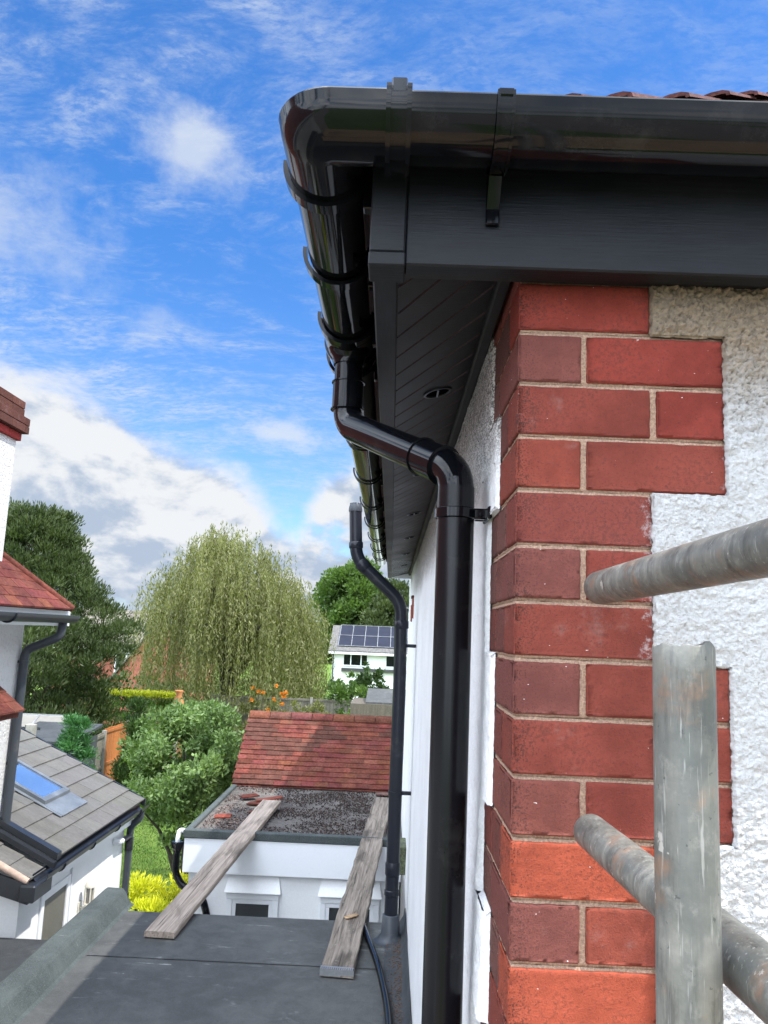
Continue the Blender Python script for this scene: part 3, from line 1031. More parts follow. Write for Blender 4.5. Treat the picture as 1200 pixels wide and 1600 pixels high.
# union on the front run
b = band(-.213, 'x', .034, GR + .002, GR + .011)
for q in (-.228, -.198):
    b2 = band(q, 'x', .007, GR + .002, GR + .016)
    n = len(b.v)
    b.v += b2.v
    for f in b2.f:
        b.face([i + n for i in f])
b.box(-.224, -.202, GY - GR - .011, GY - GR + .012, ZR - .004, ZR + .020, bev=.002)
b.build('union_bracket', M['pvc'], gut, smooth=True, sharp=35)
def bracket_x(x):
    b = band(x, 'x', .026, GR + .0015, GR + .0065)
    for q in (x - .011, x + .011):
        b2 = band(q, 'x', .004, GR + .0015, GR + .0095)
        n = len(b.v)
        b.v += b2.v
        for f in b2.f:
            b.face([i + n for i in f])
    b.box(x - .012, x + .012, GY - GR - .009, GY - GR + .010, ZR - .003, ZR + .010, bev=.002)
    # arm running down the fascia
    b.obox((x - .010, -.118, 5.418), (.020, 0, 0), (0, .036, -.052), (0, .012, .014))
    b.box(x - .011, x + .011, -.090, -.0803, 5.352, 5.455, bev=.002)
    b.build('gutter_bracket', M['pvc'], gut, smooth=True, sharp=35)
def bracket_y(y):
    b = band(y, 'y', .027, GR + .004, GR + .0125)
    b.box(GX + GR, -.2493, y - .011, y + .011, 5.40, 5.47, bev=.002)
    b.build('gutter_bracket', M['pvc'], gut, smooth=True, sharp=35)
for x in (-.058, .85, 1.7, 2.6, 3.5, 4.4, 5.3, 6.2):
    bracket_x(x)
for y in (-.030, .27, .60, .87, 1.75, 2.45, 3.25, 4.05, 4.85, 5.65, 6.45):
    bracket_y(y)
# running outlet
b = band(.70, 'y', .15, GR + .001, GR + .0055)
for q in (.63, .77):
    b2 = band(q, 'y', .012, GR + .001, GR + .010)
    n = len(b.v)
    b.v += b2.v
    for f in b2.f:
        b.face([i + n for i in f])
b.tube([(GX, .70, ZR - .050), (GX, .70, ZR - .062), (GX, .70, ZR - .072), (GX, .70, ZR - .084), (GX, .70, ZR - .092)], [.055, .050, .043, .040, .0395], 24)
b.build('running_outlet', M['pvc'], gut, smooth=True, sharp=35)

# ------------------------------------------------------------------ downpipes
def smooth_path(P, r, n=7):
    P = [Vector(p) for p in P]
    out = [P[0]]
    for i in range(1, len(P) - 1):
        a, c_, d = P[i - 1], P[i], P[i + 1]
        t1, t2 = (a - c_), (d - c_)
        rr = min(r, t1.length * .45, t2.length * .45)
        p0 = c_ + t1.normalized() * rr
        p2 = c_ + t2.normalized() * rr
        for k in range(n + 1):
            t = k / n
            out.append(p0 * (1 - t) ** 2 + c_ * 2 * t * (1 - t) + p2 * t * t)
    out.append(P[-1])
    return out
PR = .0365
dp = thing('downpipe', (-.072, .325, 0), 'glossy black round downpipe with swan neck beside the brick corner', 'downpipe')
A_ = Vector((GX + .003, .70, 5.225))
B_ = Vector((-.072, .325, 5.035))
top = Vector((GX + .001, .70, 5.392))
b = MB()
b.tube(smooth_path([top, (top.x, .70, 5.30)], 0) if False else [top, (GX + .002, .70, 5.30)], PR, 28)
b.build('pipe_spigot', M['pvc'], dp, smooth=True, sharp=50)
b = MB()
dAB = (B_ - A_)
b.tube(smooth_path([(GX + .002, .70, 5.335), A_, B_ - dAB * .12], .062, 9), PR, 28)
b.tube([(GX + .002, .70, 5.338), (GX + .002, .70, 5.262)], PR + .0035, 28)
for z in (5.336, 5.264):
    b.tube([(GX + .002, .70, z + .003), (GX + .002, .70, z + .0015), (GX + .002, .70, z - .0015), (GX + .002, .70, z - .003)], [PR + .003, PR + .0068, PR + .0068, PR + .003], 28)
b.build('offset_bend', M['pvc'], dp, smooth=True, sharp=50)
b = MB()
b.tube(smooth_path([A_ + dAB * .80, B_, (-.072, .325, 4.93)], .058, 9), PR, 28)
u = dAB.normalized()
p0, p1 = A_ + dAB * .735, A_ + dAB * .90
b.tube([p0, p1], PR + .0035, 28)
for p in (p0, p1):
    b.tube([p - u * .003, p - u * .0015, p + u * .0015, p + u * .003], [PR + .003, PR + .0068, PR + .0068, PR + .003], 28)
b.build('offset_bend', M['pvc'], dp, smooth=True, sharp=50)
b = MB()
b.tube([(-.072, .325, 5.00), (-.072, .325, 4.965), (-.072, .325, 4.0), (-.071, .325, 3.0), (-.07, .325, 0.02)], [PR + .0008, PR + .0012, PR + .0012, PR + .0012, PR + .0012], 32)
b.build('pipe_length', M['pvc_pipe'], dp, smooth=True, sharp=50)
for z in (4.945, 3.1, 1.3):
    b = MB()
    ring = [(.0, .0)]
    b.tube([(-.072, .325, z + .011), (-.072, .325, z + .009), (-.072, .325, z - .009), (-.072, .325, z - .011)], [PR + .003, PR + .006, PR + .006, PR + .003], 28)
    b.box(-.072 + PR * .4, -.004, .325 - .020, .325 - .006, z - .011, z + .011, bev=.003)
    b.box(-.072 + PR * .4, -.004, .325 + .006, .325 + .020, z - .011, z + .011, bev=.003)
    b.box(-.012, -.003, .325 - .045, .325 + .045, z - .013, z + .013, bev=.003)
    b.tube([(-.020, .302, z), (-.020, .296, z)], .005, 10)
    b.build('pipe_clip', M['pvc'], dp, smooth=True, sharp=40)

vp = thing('vent_pipe', (-.12, 4.5, 2.63), 'tall black soil vent pipe kinking out past the eaves behind the near downpipe', 'vent pipe')
VR = .046
path = smooth_path([(-.492, 4.5, 5.60), (-.470, 4.5, 5.235), (-.128, 4.5, 4.930), (-.118, 4.5, 4.4), (-.118, 4.5, 2.70)], .09, 7)
b = MB()
b.tube(path, VR, 24)
b.build('stack_pipe', M['pvc_dull'], vp, smooth=True, sharp=50)
b = MB()
b.tube([(-.492, 4.5, 5.585), (-.492, 4.5, 5.60), (-.493, 4.5, 5.625), (-.494, 4.5, 5.645), (-.494, 4.5, 5.652)], [VR + .004, VR + .005, VR + .001, VR - .008, .02], 24)
for j in range(12):
    a = 2 * PI * j / 12
    b.obox((-.493 + (VR - .006) * math.cos(a) - .002, 4.5 + (VR - .006) * math.sin(a) - .002, 5.60), (.007, 0, 0), (0, .007, 0), (0, 0, .048))
b.build('vent_cap', M['pvc_grey'], vp, smooth=True, sharp=30)
for (c0, c1_) in (((-.4775, 4.5, 5.36), (-.4745, 4.5, 5.31)), ((-.445, 4.5, 5.213), (-.385, 4.5, 5.159)), ((-.1195, 4.5, 4.80), (-.119, 4.5, 4.74)), ((-.118, 4.5, 3.14), (-.118, 4.5, 3.05)), ((-.118, 4.5, 2.96), (-.118, 4.5, 2.92))):
    b = MB()
    c0, c1_ = Vector(c0), Vector(c1_)
    d = (c1_ - c0)
    b.tube([c0, c0 + d * .12, c0 + d * .88, c1_], [VR + .001, VR + .006, VR + .006, VR + .001], 24)
    b.build('pipe_socket', M['pvc_dull'], vp, smooth=True, sharp=40)
for z in (4.62, 3.60):
    b = MB()
    b.tube([(-.118, 4.5, z + .012), (-.118, 4.5, z - .012)], VR + .005, 24)
    b.box(-.09, -.008, 4.485, 4.515, z - .012, z + .012, bev=.003)
    b.build('pipe_clip', M['pvc_dull'], vp, smooth=True, sharp=40)
b = MB()
b.tube([(-.118, 4.5, 2.80), (-.118, 4.5, 2.795), (-.118, 4.5, 2.68), (-.118, 4.5, 2.64), (-.118, 4.5, 2.632)], [VR + .006, VR + .012, VR + .018, VR + .045, VR + .07], 24)
b.build('lead_collar', M['pvc_grey'], vp, smooth=True, sharp=60)

# ------------------------------------------------------------------ scaffold tubes
TR = .02535
def hollow(b, p0, p1, r, ragged0=False, seg=40):
    p0, p1 = Vector(p0), Vector(p1)
    t = (p1 - p0).normalized()
    ref = Vector((0, 0, 1)) if abs(t.z) < .9 else Vector((1, 0, 0))
    nx = (ref - t * ref.dot(t)).normalized()
    ny = t.cross(nx)
    rows = []
    L = (p1 - p0).length
    def ringat(d, rr, rag=0):
        row = []
        for j in range(seg):
            a = 2 * PI * j / seg
            w_ = 0
            if rag:
                w_ = rag * (noise.noise(Vector((math.cos(a) * 1.7, math.sin(a) * 1.7, 2.3))) * .8 + .18 * noise.noise(Vector((math.cos(a) * 5, math.sin(a) * 5, 1))))
            row.append(tuple(p0 + t * (d + w_) + (nx * math.cos(a) + ny * math.sin(a)) * rr))
        return row
    rg = .007 if ragged0 else .0008
    rows = [ringat(.22, r - .0042), ringat(.0, r - .0042, rg), ringat(-.0006, r - .0035, rg), ringat(-.0006, r - .0006, rg), ringat(.0004, r, rg), ringat(.02, r, rg * .1), ringat(.05, r)]
    for k in range(1, 12):
        rows.append(ringat(.05 + (L - .05) * k / 11, r))
    n = len(b.v)
    for row in rows:
        b.v += row
    for i in range(len(rows) - 1):
        for j in range(seg):
            j2 = (j + 1) % seg
            b.face((n + i * seg + j, n + i * seg + j2, n + (i + 1) * seg + j2, n + (i + 1) * seg + j))
    b.face([n + (len(rows) - 1) * seg + j for j in range(seg)])
    return b
b = hollow(MB(), (.056, -.578, 4.699), (.050, -.578, 0.0), TR, True)
tag(b.build('scaffold_tube', M['tube'], None, smooth=True, sharp=40), 'upright galvanised scaffold tube with a crimped top in front of the bricks', 'scaffold tube', 'scaffold tubes by the corner')
b = hollow(MB(), (.122, -.055, 4.781), (.168, -1.75, 4.800), TR)
tag(b.build('scaffold_tube', M['tube'], None, smooth=True, sharp=40), 'level grey scaffold tube poking at the wall above the upright tube', 'scaffold tube', 'scaffold tubes by the corner')
b = hollow(MB(), (.108, -.055, 4.425), (.131, -1.75, 4.465), TR)
tag(b.build('scaffold_tube', M['tube'], None, smooth=True, sharp=40), 'rust stained scaffold tube passing low behind the upright tube to the bricks', 'scaffold tube', 'scaffold tubes by the corner')

def plank(name, p0, p1, wdt, th, mat, label, cat, group=None, seg=24, worn=.004, seed=0, band=False, endcol=None, roll=0):
    """a board from end centre p0 to end centre p1 (underside)"""
    p0, p1 = Vector(p0), Vector(p1)
    t = (p1 - p0)
    L = t.length
    t.normalize()
    sdv = t.cross(Vector((0, 0, 1))).normalized()
    sdv = Matrix.Rotation(roll, 3, t) @ sdv
    up = sdv.cross(t).normalized()
    root = thing(name, p0, label, cat, group)
    b = MB()
    prof = [(-.5, 0), (-.5, .82), (-.47, 1), (-.25, 1), (0, 1), (.25, 1), (.47, 1), (.5, .82), (.5, 0)]
    for i in range(seg + 1):
        f = i / seg
        for (q, h) in prof:
            e = worn * noise.noise(Vector((f * L * 6 + seed, q * 3, h)))
            e2 = worn * .6 * noise.noise(Vector((f * L * 9 + seed + 5, q * 7, h + 3)))
            x = q * wdt + (e if abs(q) > .4 else 0)
            z = h * th + (e2 if h > .5 else 0)
            endr = (worn * 1.6 * noise.noise(Vector((q * 9, seed, h))) if i in (0, seg) else 0)
            b.v.append(tuple(p0 + t * (f * L + endr) + sdv * x + up * z))
            b.g.append((f * L + seed * 3.3, x + seed, z))
    k = len(prof)
    for i in range(seg):
        for j in range(k):
            j2 = (j + 1) % k
            b.face((i * k + j, (i + 1) * k + j, (i + 1) * k + j2, i * k + j2))
    b.face(list(range(k)))
    b.face([seg * k + j for j in range(k)][::-1])
    b.build('board', mat, root, smooth=True, sharp=35)
    if band:
        c = MB()
        c.obox(p0 - t * .003 + sdv * (-wdt * .5 - .001) + up * .004, sdv * (wdt + .002), up * (th - .003), -t * .002)
        n_ = 16
        for i in range(n_):
            c.obox(p0 - t * .003 + sdv * (wdt * (-.5 + i / n_)) + up * (th + .001), sdv * (wdt / n_ * .55), t * .028, up * .003)
        c.obox(p0 + t * .022 + sdv * (-wdt * .5) + up * (th + .0008), sdv * wdt, t * .010, up * .003)
        c.build('metal_end_band', M['galv'], root)
    return root
# standing platform that the picture is taken from
for i in range(6):
    yb_ = -.42 - i * .245
    plank('scaffold_board', (-1.25 + rt(-.1, .1), yb_, 2.95), (3.1 + rt(-.05, .05), yb_, 2.95), .235, .04, M['board_new'], 'tan scaffold board of the working platform below the gutter', 'scaffold board', 'platform boards under the gutter', seg=12, seed=i + 20)

# ------------------------------------------------------------------ our flat roof
ext = thing('flat_roof_extension', (-1.0, 2.0, 0), 'grey felted flat roof extension against the house wall with a raised green kerb', 'extension')
b = MB()
b.box(-2.10, -.002, -1.2, 4.83, 2.52, 2.63)
b.build('felt_roof', M['felt'], ext)
b = MB()
b.box(-2.12, -.03, -1.1, 4.74, 0, 2.515)
b.build('wall', M['white_render'], ext)
b = MB()
prof = [(-2.028, 2.6305), (-2.055, 2.640), (-2.105, 2.722), (-2.120, 2.738), (-2.235, 2.742), (-2.255, 2.728), (-2.262, 2.35), (-2.135, 2.35), (-2.13, 2.55)]
n = 0
Ny = 60
for i in range(Ny + 1):
    y = -1.2 + 6.17 * i / Ny
    for (x, z) in prof:
        w_ = .006 * noise.noise(Vector((x * 3, y * 2.2, z)))
        b.v.append((x + w_, y, z + w_ * .6))
for i in range(Ny):
    for j in range(len(prof)):
        j2 = (j + 1) % len(prof)
        k = len(prof)
        b.face((i * k + j, (i + 1) * k + j, (i + 1) * k + j2, i * k + j2))
b.face(list(range(len(prof))))
b.face([Ny * len(prof) + j for j in range(len(prof))][::-1])
b.build('kerb', M['felt_green'], ext, smooth=True, sharp=10)
b = MB()   # lapped felt sheets and upstand at the wall
b.box(-2.02, -.16, 2.2, 3.02, 2.6302, 2.6335)
b.build('felt_sheet', M['felt'], ext)
for yl in (3.026, 4.02):
    b = MB()
    n_ = 90
    for i in range(n_):
        x0_, x1_ = -2.02 + 1.86 * i / n_, -2.02 + 1.86 * (i + 1) / n_
        e0, e1 = [.004 * noise.noise(Vector((q * 9, yl, 0))) + .003 * noise.noise(Vector((q * 40, yl, 2))) for q in (x0_, x1_)]
        b.quad((x0_, yl + e0 - .004, 2.6345), (x1_, yl + e1 - .004, 2.6345), (x1_, yl + e1 + .007 + abs(e1), 2.6312), (x0_, yl + e0 + .007 + abs(e0), 2.6312))
    b.build('lap_seam', M['felt_dark'], ext)
b = MB()
Ny = 80
pr_ = [(-.15, .0012), (-.10, .010), (-.045, .022), (-.020, .06), (-.012, .105), (-.006, .107), (-.004, 0)]
for i in range(Ny + 1):
    y = -1.1 + 5.9 * i / Ny
    for (x, z) in pr_:
        e = noise.noise(Vector((x * 4, y * 5, z * 4)))
        b.v.append((x - .004 * abs(e) - .003, y, 2.632 + z * (1 + .25 * e) + .002))
for i in range(Ny):
    for j in range(len(pr_) - 1):
        k = len(pr_)
        b.face((i * k + j, (i + 1) * k + j, (i + 1) * k + j + 1, i * k + j + 1))
b.build('wall_upstand', M['felt_dark'], ext, smooth=True, sharp=60)
b = MB()
random.seed(3)
for i in range(900):
    y = rt(2.9, 4.8)
    x = -.05 - abs(random.gauss(0, .045))
    s_ = rt(.002, .007)
    t = rt(.5, 1.4)
    b.obox((x, y, 2.636 + max(0, .02 - (-.05 - x) * .2)), (s_, rt(-1, 1) * s_ * .5, 0), (0, s_ * rt(.6, 1.4), 0), (0, 0, s_ * .5), (t, t * .8, t * .6))
tag(b.build('roof_grit', simple('brown_grit', (.10, .065, .04), .9, tint=True), None, loc=(0, 4, 2.63)), 'brown grit and dirt gathered along the wall foot on the flat roof', 'grit', kind='stuff')
# black pipe lying along the roof edge
b = MB()
b.tube(smooth_path([(-.335, 4.82, 2.66), (-.27, 4.45, 2.662), (-.19, 4.0, 2.662), (-.125, 3.4, 2.664), (-.11, 2.6, 2.664), (-.10, 1.2, 2.664)], .25, 6), .021, 16)
tag(b.build('hose_pipe', M['pvc'], None, smooth=True), 'shiny black flexible pipe lying on the flat roof along the wall', 'pipe')

# boards bridging the two flat roofs
plank('plank', (-1.655, 4.33, 2.640), (-1.425, 7.72, 2.812), .205, .040, M['board_a'], 'pale brown plank bridging the flat roofs away from the house', 'plank', 'planks bridging the two flat roofs', seg=30, seed=3, worn=.004)
plank('plank', (-.440, 3.86, 2.640), (-.205, 8.12, 2.812), .205, .042, M['board_b'], 'dark weathered plank with a metal end band beside the house wall', 'plank', 'planks bridging the two flat roofs', seg=40, seed=9, worn=.010, band=True)
b = MB()
b.obox((-.425, 4.60, 2.717), (.085, .065, .006), (-.022, .030, .002), (0, 0, .010), (1, 1, 1))
b.g = [(v[0] * 3, v[1] * 3, v[2]) for v in b.v]
tag(b.build('wood_offcut', M['board_new'], None, bevel=.004), 'small pale wood offcut lying on the dark plank', 'offcut')

# ------------------------------------------------------------------ lower flat roof next door
lf = thing('lower_flat_roof', (-3.2, 2.0, 0), 'dark speckled felt flat roof next door, lower than the green kerb', 'flat roof')
b = MB()
b.box(-4.6, -2.27, -1.5, 4.58, 2.42, 2.50)
b.build('felt_surface', M['felt_dark'], lf)
b = MB()
b.box(-4.55, -2.30, -1.4, 4.52, 0, 2.415)
b.build('wall', M['white_render'], lf)

# ------------------------------------------------------------------ neighbour house
nb = thing('neighbour_house', (-5, 2, 0), 'white roughcast neighbouring house with red tiled hip roof cut by the picture edge', 'house')
b = MB()
b.box(-8, -3.07, -3, 4.95, 0, 4.70)
b.build('wall', M['rough_far'], nb)
b = MB()
b.box(-8, -2.84, -3.2, 5.18, 4.66, 4.72)
b.build('soffit', M['white_upvc'], nb)
b = MB()
b.box(-2.84, -2.82, -3.2, 5.20, 4.655, 4.775)
b.build('fascia_board', M['white_upvc'], nb)
tp = .92
rb = MB()
x0, y0, z0 = -2.79, 5.12, 4.775
rb.quad((x0, -3.4, z0), (x0, y0, z0), (x0 - 2.6, y0 - 2.6, z0 + tp * 2.6), (x0 - 2.6, -.8, z0 + tp * 2.6))
rb.quad((x0, y0, z0), (x0 - 5.2, y0, z0), (x0 - 2.6, y0 - 2.6, z0 + tp * 2.6), (x0 - 2.6, y0 - 2.6, z0 + tp * 2.6))
random.seed(5)
for i in range(22):
    xi = x0 - i * .072
    yend = y0 - i * .072
    y = yend
    while y > 2.2:
        w_ = .17
        t = 1 + rt(-.22, .22)
        ys_ = min(y, yend)
        rb.obox((xi + .012, y - w_, z0 + tp * (x0 - xi) + .004 + rt(0, .004)), (-.15, 0, .15 * tp - .010), (0, w_ - .003, 0), (.004, 0, .013), (t, t * rt(.85, 1.1), t * rt(.85, 1.1)))
        y -= w_
nr = rb.build('roof', M['tile_red'], nb)
b = MB()   # hip edge
b.tube([(x0 + .01, y0 + .01, z0 + .02), (x0 - 2.6, y0 - 2.6, z0 + tp * 2.6 + .02)], .030, 12)
b.build('hip_ridge', M['tile_red'], nr, smooth=True)
b = MB()   # pent roof skirt
random.seed(6)
for i in range(3):
    y = 4.62
    while y > 2:
        t = 1 + rt(-.2, .2)
        b.obox((-2.845 - i * .075, y - .165, 4.035 + i * .060), (-.14, 0, .100), (0, .162, 0), (0, 0, .013), (t, t * rt(.9, 1.1), t))
        y -= .165
b.box(-3.07, -2.88, 1.8, 4.60, 3.99, 4.03)
b.build('pent_roof', M['tile_red'], nb)
b = MB()
b.box(-3.60, -3.130, 4.06, 4.60, 4.75, 6.05)
ch = thing('chimney', (-3.36, 4.33, 4.75), 'white roughcast chimney stack with brown brick top at the left edge', 'chimney')
b.build('stack', M['rough_far'], ch)
b = MB()
for (e, za, zb, c) in ((.028, 6.05, 6.112, (.36, .05, .045)), (.065, 6.113, 6.24, (.12, .05, .04)), (.030, 6.241, 6.365, (.13, .055, .042))):
    nb_ = 4
    for r_ in range(max(1, int((zb - za) / .06))):
        zc = za + r_ * .062
        y = 4.06 - e
        while y < 4.60 + e - .01:
            y2 = min(4.60 + e, y + .20)
            t = rt(.8, 1.2)
            b.box(-3.60 - e, -3.130 + e, y, y2 - .004, zc, zc + .058, (c[0] * t, c[1] * t, c[2] * t), .003)
            y = y2
b.build('brick_cap', M['brick'], ch)

ng = thing('rain_gutter', (-2.78, 3, 4.7), 'dark grey gutter under the red tiled eave at the left edge', 'gutter')
b = MB()
pf = [(x * .9, z * .9) for x, z in halfprof(GR)]
b.sweep(pf, [(-2.775, 5.16, 4.735), (-2.775, 2, 4.735)])
b.build('gutter_length', M['pvc_grey'], ng, smooth=True, sharp=35)
for y in (4.05, 3.2, 2.5):
    b = MB()
    b.tube([(-2.775 + .062 * math.cos(a), y, 4.735 + .062 * math.sin(a)) for a in [R(180 + 18 * i) for i in range(11)]], .007, 8)
    b.build('gutter_bracket', M['pvc_dull'], ng, smooth=True)
nd = thing('downpipe', (-3.03, 4.9, 3.1), 'faded grey downpipe with swan neck down the corner of the left white house', 'downpipe')
b = MB()
b.tube(smooth_path([(-2.80, 5.02, 4.68), (-2.80, 5.0, 4.57), (-3.028, 4.93, 4.46), (-3.028, 4.92, 4.35), (-3.028, 4.90, 3.16)], .06, 6), .034, 20)
b.build('pipe_length', M['pvc_grey'], nd, smooth=True, sharp=50)
for z in (4.38, 3.62):
    b = MB()
    b.tube([(-3.028, 4.92, z), (-3.028, 4.92, z - .02)], .040, 20)
    b.box(-3.07, -3.03, 4.90, 4.94, z - .02, z)
    b.build('pipe_clip', M['pvc_grey'], nd, smooth=True, sharp=40)

# lean-to with slate-grey tiles
lt = thing('lean_to', (-3.4, 5.9, 0), 'white rendered lean-to with grey slate roof and skylight beside the green kerb', 'lean-to')
LX, LZ, LM = -2.60, 2.955, .48
b = MB()
b.box(-4.3, -2.74, 4.92, 6.85, 0, 2.84)
b.box(-4.3, -2.74, 4.62, 4.92, 0, 2.80)
b.build('wall', M['white_render'], lt)
b = MB()
b.obox((-2.74, 4.925, 2.83), (0, 1.92, 0), (-1.6, 0, 1.6 * LM), (0, 0, .02))
b.box(-2.741, -2.66, 4.62, 6.93, 2.80, 2.865)
b.box(-2.70, -2.676, 4.62, 6.93, 2.74, 2.90, bev=.003)
b.build('eaves_board', M['white_upvc'], lt)
random.seed(12)
rb = MB()
gx = .165
for i in range(11):
    xi = LX - i * gx
    zi = LZ + i * gx * LM
    y = 4.93
    k = 0
    wd = .30
    first = True
    while y < 6.95:
        y2 = min(6.96, y + (wd * .5 if (first and i % 2) else wd))
        first = False
        t = 1 + rt(-.05, .05)
        rb.obox((xi, y + .001, zi + rt(-.001, .001)), (-.20, 0, .20 * LM - .016), (0, y2 - y - .002, 0), (.003, 0, .014), (t, t * rt(.97, 1.02), t * rt(.95, 1.02)))
        y = y2
rb.quad((LX - .01, 4.93, LZ - .006), (LX - .01, 6.955, LZ - .006), (LX - 1.8, 6.955, LZ + 1.8 * LM - .006), (LX - 1.8, 4.93, LZ + 1.8 * LM - .006))
lr = rb.build('roof', M['slate'], lt)
pz = lambda x, d=0: LZ + LM * (LX - x) + d
b = MB()   # far verge and black near flashing
b.obox((LX + .01, 6.955, LZ - .06), (-1.8, 0, 1.8 * LM), (0, .02, 0), (0, 0, .07))
b.build('verge_board', M['black_metal'], lr)
b = MB()
b.obox((LX + .005, 4.86, LZ - .012), (-.9, 0, .9 * LM), (0, .075, 0), (0, 0, .050))
b.obox((LX + .005, 4.80, LZ - .055), (-.9, 0, .9 * LM), (0, .06, 0), (0, 0, .040))
b.build('valley_flashing', M['black_metal'], lr)
b = MB()
for i in range(4):
    xi = LX - .05 - i * gx
    zi = LZ - .065 + i * gx * LM
    for (ya_, yb_) in ((4.56, 4.80),):
        t = 1 + rt(-.08, .08)
        b.obox((xi, ya_, zi), (-.19, 0, .19 * LM - .012), (0, yb_ - ya_, 0), (.003, 0, .014), (t, t, t))
b.build('lower_slates', M['slate'], lr)
b = MB()
b.tube([(LX - .06, 4.545, LZ - .072), (LX - .40, 4.55, LZ - .072 + .34 * LM), (LX - .9, 4.55, LZ - .072 + .84 * LM)], [.024, .026, .026], 12)
b.build('verge_mortar', M['pink'], lr, smooth=True)
b = MB()
b.obox((LX - .04, 4.52, LZ - .215), (-.9, 0, .9 * LM * .55), (0, .03, 0), (0, 0, .13))
b.box(LX - .10, LX + .01, 4.50, 4.80, LZ - .20, LZ - .085, bev=.01)
b.build('bargeboard', M['black_metal'], lt)
# skylight
b = MB()
sx0, sx1, sy0, sy1 = -3.02, -3.62, 5.57, 6.08
def sl(x, y, d):
    return (x, y, pz(x, d))
def slab(mb, xa, xb, ya_, yb_, d0, d1):
    a = Vector(sl(xa, ya_, d0))
    mb.obox(a, Vector(sl(xb, ya_, d0)) - a, Vector(sl(xa, yb_, d0)) - a, (0, 0, d1 - d0))
slab(b, sx0, sx1, sy0, sy0 + .045, .0, .048)
slab(b, sx0, sx1, sy1 - .045, sy1, .0, .048)
slab(b, sx0, sx0 - .045, sy0 + .046, sy1 - .046, .0, .046)
slab(b, sx1 + .045, sx1, sy0 + .046, sy1 - .046, .0, .046)
skl = b.build('skylight', M['lead'], lr)
b = MB()
slab(b, sx0 - .046, sx1 + .046, sy0 + .046, sy1 - .046, .02, .036)
b.build('pane', M['skyglass'], skl)
b = MB()
slab(b, sx0 + .165, sx0 + .004, sy0 - .02, sy1 + .02, .017, .022)
slab(b, sx0 + .16, sx1, sy0 - .05, sy0 - .004, .014, .020)
b.build('flashing', M['lead'], skl)
# door in the lean-to
b = MB()
b.box(-2.739, -2.722, 4.98, 5.035, .4, 2.66, bev=.004)
b.box(-2.739, -2.722, 5.46, 5.52, .4, 2.66, bev=.004)
b.box(-2.739, -2.722, 5.036, 5.459, 2.60, 2.66, bev=.004)
b.box(-2.739, -2.718, 5.53, 5.55, .4, 2.74, bev=.003)
dr = b.build('door_frame', M['white_upvc'], lt)
b = MB()
b.box(-2.7385, -2.7365, 5.036, 5.459, .4, 2.60)
b.build('door', simple('olive_grey_door', (.13, .125, .10), .5), dr)
# gutter and pipe of the lean-to
lg = thing('rain_gutter', (-2.57, 5.8, 2.9), 'black gutter along the low grey slate eave of the lean-to', 'gutter')
b = MB()
pf = [(x * .85, z * .85) for x, z in halfprof(GR)]
b.sweep(pf, [(-2.60, 6.97, 2.915), (-2.60, 4.60, 2.915)])
b.build('gutter_length', M['pvc_dull'], lg, smooth=True, sharp=35)
for y in (4.9, 5.5, 6.1, 6.7):
    b = MB()
    b.tube([(-2.60 + .058 * math.cos(a), y, 2.915 + .058 * math.sin(a)) for a in [R(180 + 18 * i) for i in range(11)]], .006, 8)
    b.build('gutter_bracket', M['pvc_dull'], lg, smooth=True)
ld = thing('downpipe', (-2.69, 6.86, 0), 'dark grey downpipe at the far corner of the white lean-to', 'downpipe')
b = MB()
b.tube(smooth_path([(-2.60, 6.88, 2.87), (-2.60, 6.88, 2.80), (-2.685, 6.86, 2.72), (-2.685, 6.86, 2.6), (-2.685, 6.86, .02)], .05, 5), .034, 18)
b.build('pipe_length', M['pvc_grey'], ld, smooth=True, sharp=50)
b = MB()
b.tube([(-2.685, 6.86, 2.62), (-2.685, 6.86, 2.50)], .040, 18)
b.build('pipe_socket', M['pvc_dull'], ld, smooth=True, sharp=50)
b = MB()
b.tube([(-2.685, 6.86, 2.10), (-2.685, 6.86, 2.06)], .040, 18)
b.build('pipe_socket', M['pvc_dull'], ld, smooth=True, sharp=50)
b = MB()
b.tube([(-2.685, 6.84, 2.63), (-2.685, 6.60, 2.645)], .026, 16)
b.build('waste_branch', M['pvc_dull'], ld, smooth=True, sharp=50)
b = MB()
b.tube([(-2.685, 6.62, 2.645), (-2.687, 6.56, 2.650), (-2.739, 6.55, 2.652)], .030, 16)
b.build('waste_boss', M['white_upvc'], ld, smooth=True, sharp=50)
# lantern
ln = thing('wall_lantern', (-2.66, 5.80, 2.29), 'cream caged lantern on the white lean-to wall', 'wall light')
b = MB()
b.tube([(-2.66, 5.80, 2.475), (-2.66, 5.80, 2.485), (-2.66, 5.80, 2.51), (-2.66, 5.80, 2.53), (-2.66, 5.80, 2.54)], [.044, .046, .036, .018, .006], 16)
b.build('cap', M['cream'], ln, smooth=True, sharp=50)
b = MB()
for j in range(6):
    a = 2 * PI * j / 6
    b.tube([(-2.66 + .040 * math.cos(a), 5.80 + .040 * math.sin(a), 2.478), (-2.66 + .040 * math.cos(a), 5.80 + .040 * math.sin(a), 2.345)], .006, 6)
b.tube([(-2.66, 5.80, 2.350), (-2.66, 5.80, 2.338), (-2.66, 5.80, 2.31), (-2.66, 5.80, 2.295)], [.046, .046, .020, .012], 16)
b.box(-2.738, -2.66, 5.79, 5.81, 2.30, 2.315)
b.box(-2.738, -2.728, 5.765, 5.835, 2.26, 2.36, bev=.004)
b.build('cage', M['cream'], ln, smooth=True, sharp=40)
b = MB()
b.tube([(-2.66, 5.80, 2.47), (-2.66, 5.80, 2.352)], [.032, .028], 16)
b.build('glass', M['lantern_glass'], ln, smooth=True, sharp=50)

